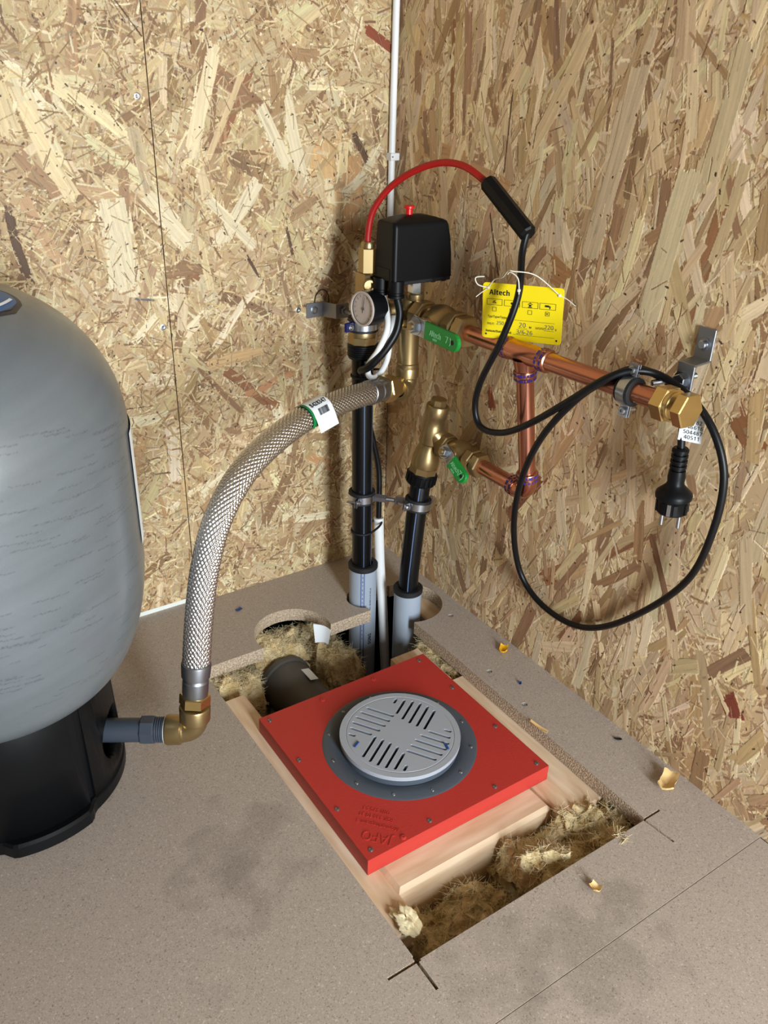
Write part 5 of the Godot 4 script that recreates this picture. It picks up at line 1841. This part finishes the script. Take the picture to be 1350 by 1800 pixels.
	print_text(plate, "lettering", "Datum/Date/Päivä", Transform3D(ft, tp.call(0.215, 0.865)), 0.0027, M.ink, 0.0003, true)
	print_text(plate, "handwriting", "3/6-26", Transform3D(ft, tp.call(0.545, 0.835)), 0.0052, M.pen, 0.0003)
	icon.call(0.66, 0.625, 0.050, 0.0003, 0.0); icon.call(0.66, 0.885, 0.052, 0.0003, 0.0); icon.call(0.845, 0.765, 0.012, 0.0003, 0.0); icon.call(0.52, 0.770, 0.012, 0.0003, 0.0)
	for q in [[0.055, 0.925], [0.945, 0.925]]:
		mb = MB.new()
		mb.cyl(along(tp.call(q[0], q[1]), face), 0.0012, -0.0002, 0.0003, 0.0001, 12)
		part(plate, "hole", mb, M.ink)
	# string: two knots, loop over the cord, loose ends
	var knot := Vector3(-0.0905, 0.5720, 0.3840)
	var ka: Vector3 = tp.call(0.07, 0.09); var kb: Vector3 = tp.call(0.945, 0.12)
	var sg := MB.new()
	sg.tube(curve([ka, ka + Vector3(0.002, 0.011, 0.008), knot.lerp(ka, 0.45) + Vector3(0, 0.006, 0), knot + Vector3(-0.004, 0.008, -0.006), knot + Vector3(-0.0065, 0.009, 0.004), knot.lerp(kb, 0.45) + Vector3(0, 0.012, 0), kb], 9), 0.0007, 7)
	sg.tube(curve([knot + Vector3(-0.006, 0.004, -0.005), knot + Vector3(-0.0062, 0.007, 0.0), knot + Vector3(-0.003, 0.002, 0.009), knot + Vector3(-0.001, -0.010, 0.011), knot + Vector3(-0.001, -0.026, 0.012)], 8), 0.0008, 7)
	sg.tube(curve([ka, ka + Vector3(-0.010, 0.003, -0.008), ka + Vector3(-0.012, 0.011, -0.011), ka + Vector3(-0.004, 0.013, -0.004)], 8), 0.0008, 7)
	sg.tube(curve([ka, ka + Vector3(-0.006, -0.007, -0.006), ka + Vector3(-0.011, -0.012, -0.009)], 8), 0.0006, 7)
	sg.tube(curve([kb, kb + Vector3(0.006, -0.004, 0.008), kb + Vector3(0.010, -0.010, 0.018)], 8), 0.0006, 7)
	for q in [ka, kb, knot + Vector3(-0.001, -0.012, 0.011)]:
		sg.lathe(at(q), [[0.0, -0.0022], [0.0018, -0.0014], [0.0022, 0.0], [0.0018, 0.0014], [0.0, 0.0022]], 10)
	part(y, "string", sg, M.string, "white knotted string")


func frame(parent: Node3D, b: Basis, c: Vector3, w: float, h: float, line: float) -> void:
	var mb := MB.new()
	for q in [[0.0, h * 0.5, w, line], [0.0, -h * 0.5, w, line], [w * 0.5, 0.0, line, h], [-w * 0.5, 0.0, line, h]]:
		mb.box(Transform3D(b, c + b.x * q[0] + b.y * q[1]), Vector3(q[2], q[3], 0.0003), 0.0)
	part(parent, "printed_box", mb, M.ink)


# ---------------------------------------------------------------- litter on the floor
func build_litter() -> void:
	var scrap := func(called: String, label: String, cat: String, c: Vector2, size: Vector3, turn: float, m: Material, seed_: int) -> void:
		var f := RandomNumberGenerator.new()
		f.seed = seed_
		# a torn, curled flake of some thickness
		var P := []; var Q := []
		for i in 6:
			var r1 := PackedVector3Array(); var r2 := PackedVector3Array()
			for j in 6:
				var u := i / 5.0 - 0.5; var w := j / 5.0 - 0.5
				var curl := size.y * (1.6 * u * u + 0.9 * absf(w) + f.randf_range(0.0, 0.14))
				var p := Vector3(u * size.x * (1.0 - 0.35 * absf(w)) + f.randf_range(-1, 1) * size.x * 0.05, curl, w * size.z + f.randf_range(-1, 1) * size.z * 0.05).rotated(Vector3.UP, turn) + Vector3(c.x, 0.0, c.y)
				r1.append(p + Vector3(0, size.y * 0.22, 0)); r2.append(p)
			P.append(r1); Q.append(r2)
		var mb := MB.new()
		mb.soft_sheet(P); mb.soft_sheet(Q, true)
		for k in 5:
			for e in [[0, k, 0, k + 1], [5, k, 5, k + 1], [k, 0, k + 1, 0], [k, 5, k + 1, 5]]:
				var a: Vector3 = P[e[0]][e[1]]; var b: Vector3 = P[e[2]][e[3]]; var d: Vector3 = Q[e[2]][e[3]]; var g: Vector3 = Q[e[0]][e[1]]
				mb.fquad(a, b, d, g, ((a + b) * 0.5 - Vector3(c.x, 0.01, c.y)).normalized())
		single(called, mb, m, label, cat, Vector3(c.x, 0, c.y))
	scrap.call("wood_scrap", "pale torn wood splinter on the board by the right wall", "wood scrap", Vector2(-0.0300, 0.684), Vector3(0.036, 0.013, 0.019), 0.4, M.splinter, 4)
	scrap.call("plastic_scrap", "curled yellow plastic scrap on the right floor board", "plastic scrap", Vector2(-0.0240, 0.3660), Vector3(0.020, 0.008, 0.012), 0.7, M.yellow_bit, 6)
	scrap.call("wood_chip", "small wood chip on the floor in front of the opening", "wood chip", Vector2(-0.2190, 0.7440), Vector3(0.010, 0.008, 0.012), 0.2, M.splinter, 8)
	scrap.call("plastic_sliver", "blue plastic sliver between the screws of the right board", "sliver", Vector2(-0.0540, 0.4380), Vector3(0.007, 0.003, 0.004), 0.9, M.blue_bit, 10)
	scrap.call("plastic_sliver", "blue plastic sliver on the board behind the hose", "sliver", Vector2(-0.3183, 0.0547), Vector3(0.012, 0.0016, 0.006), 0.3, M.blue_bit, 12)
	scrap.call("dark_sliver", "dark sliver on the board by the right wall", "sliver", Vector2(-0.0200, 0.5940), Vector3(0.011, 0.002, 0.004), -0.7, M.black_matte, 14)
	scrap.call("wood_chip", "pale splinter leaning on the opening's right edge", "wood chip", Vector2(-0.0945, 0.521), Vector3(0.006, 0.003, 0.030), 0.15, M.splinter, 16)
	scrap.call("wood_chip", "tiny pale chip near the bottom saw cut", "wood chip", Vector2(-0.4600, 0.8080), Vector3(0.005, 0.003, 0.004), 0.5, M.splinter, 18)
	scrap.call("wood_chip", "pale crumb of wood nearest the camera", "wood chip", Vector2(-0.4470, 0.7790), Vector3(0.004, 0.003, 0.004), 0.1, M.splinter, 20)


func _ready() -> void:
	light_and_camera()
	build_materials()
	build_room()
	build_floor()
	build_underfloor()
	build_tank()
	build_hose()
	build_drain()
	build_ground_pipes()
	build_manifold()
	build_copper()
	build_cable()
	build_litter()
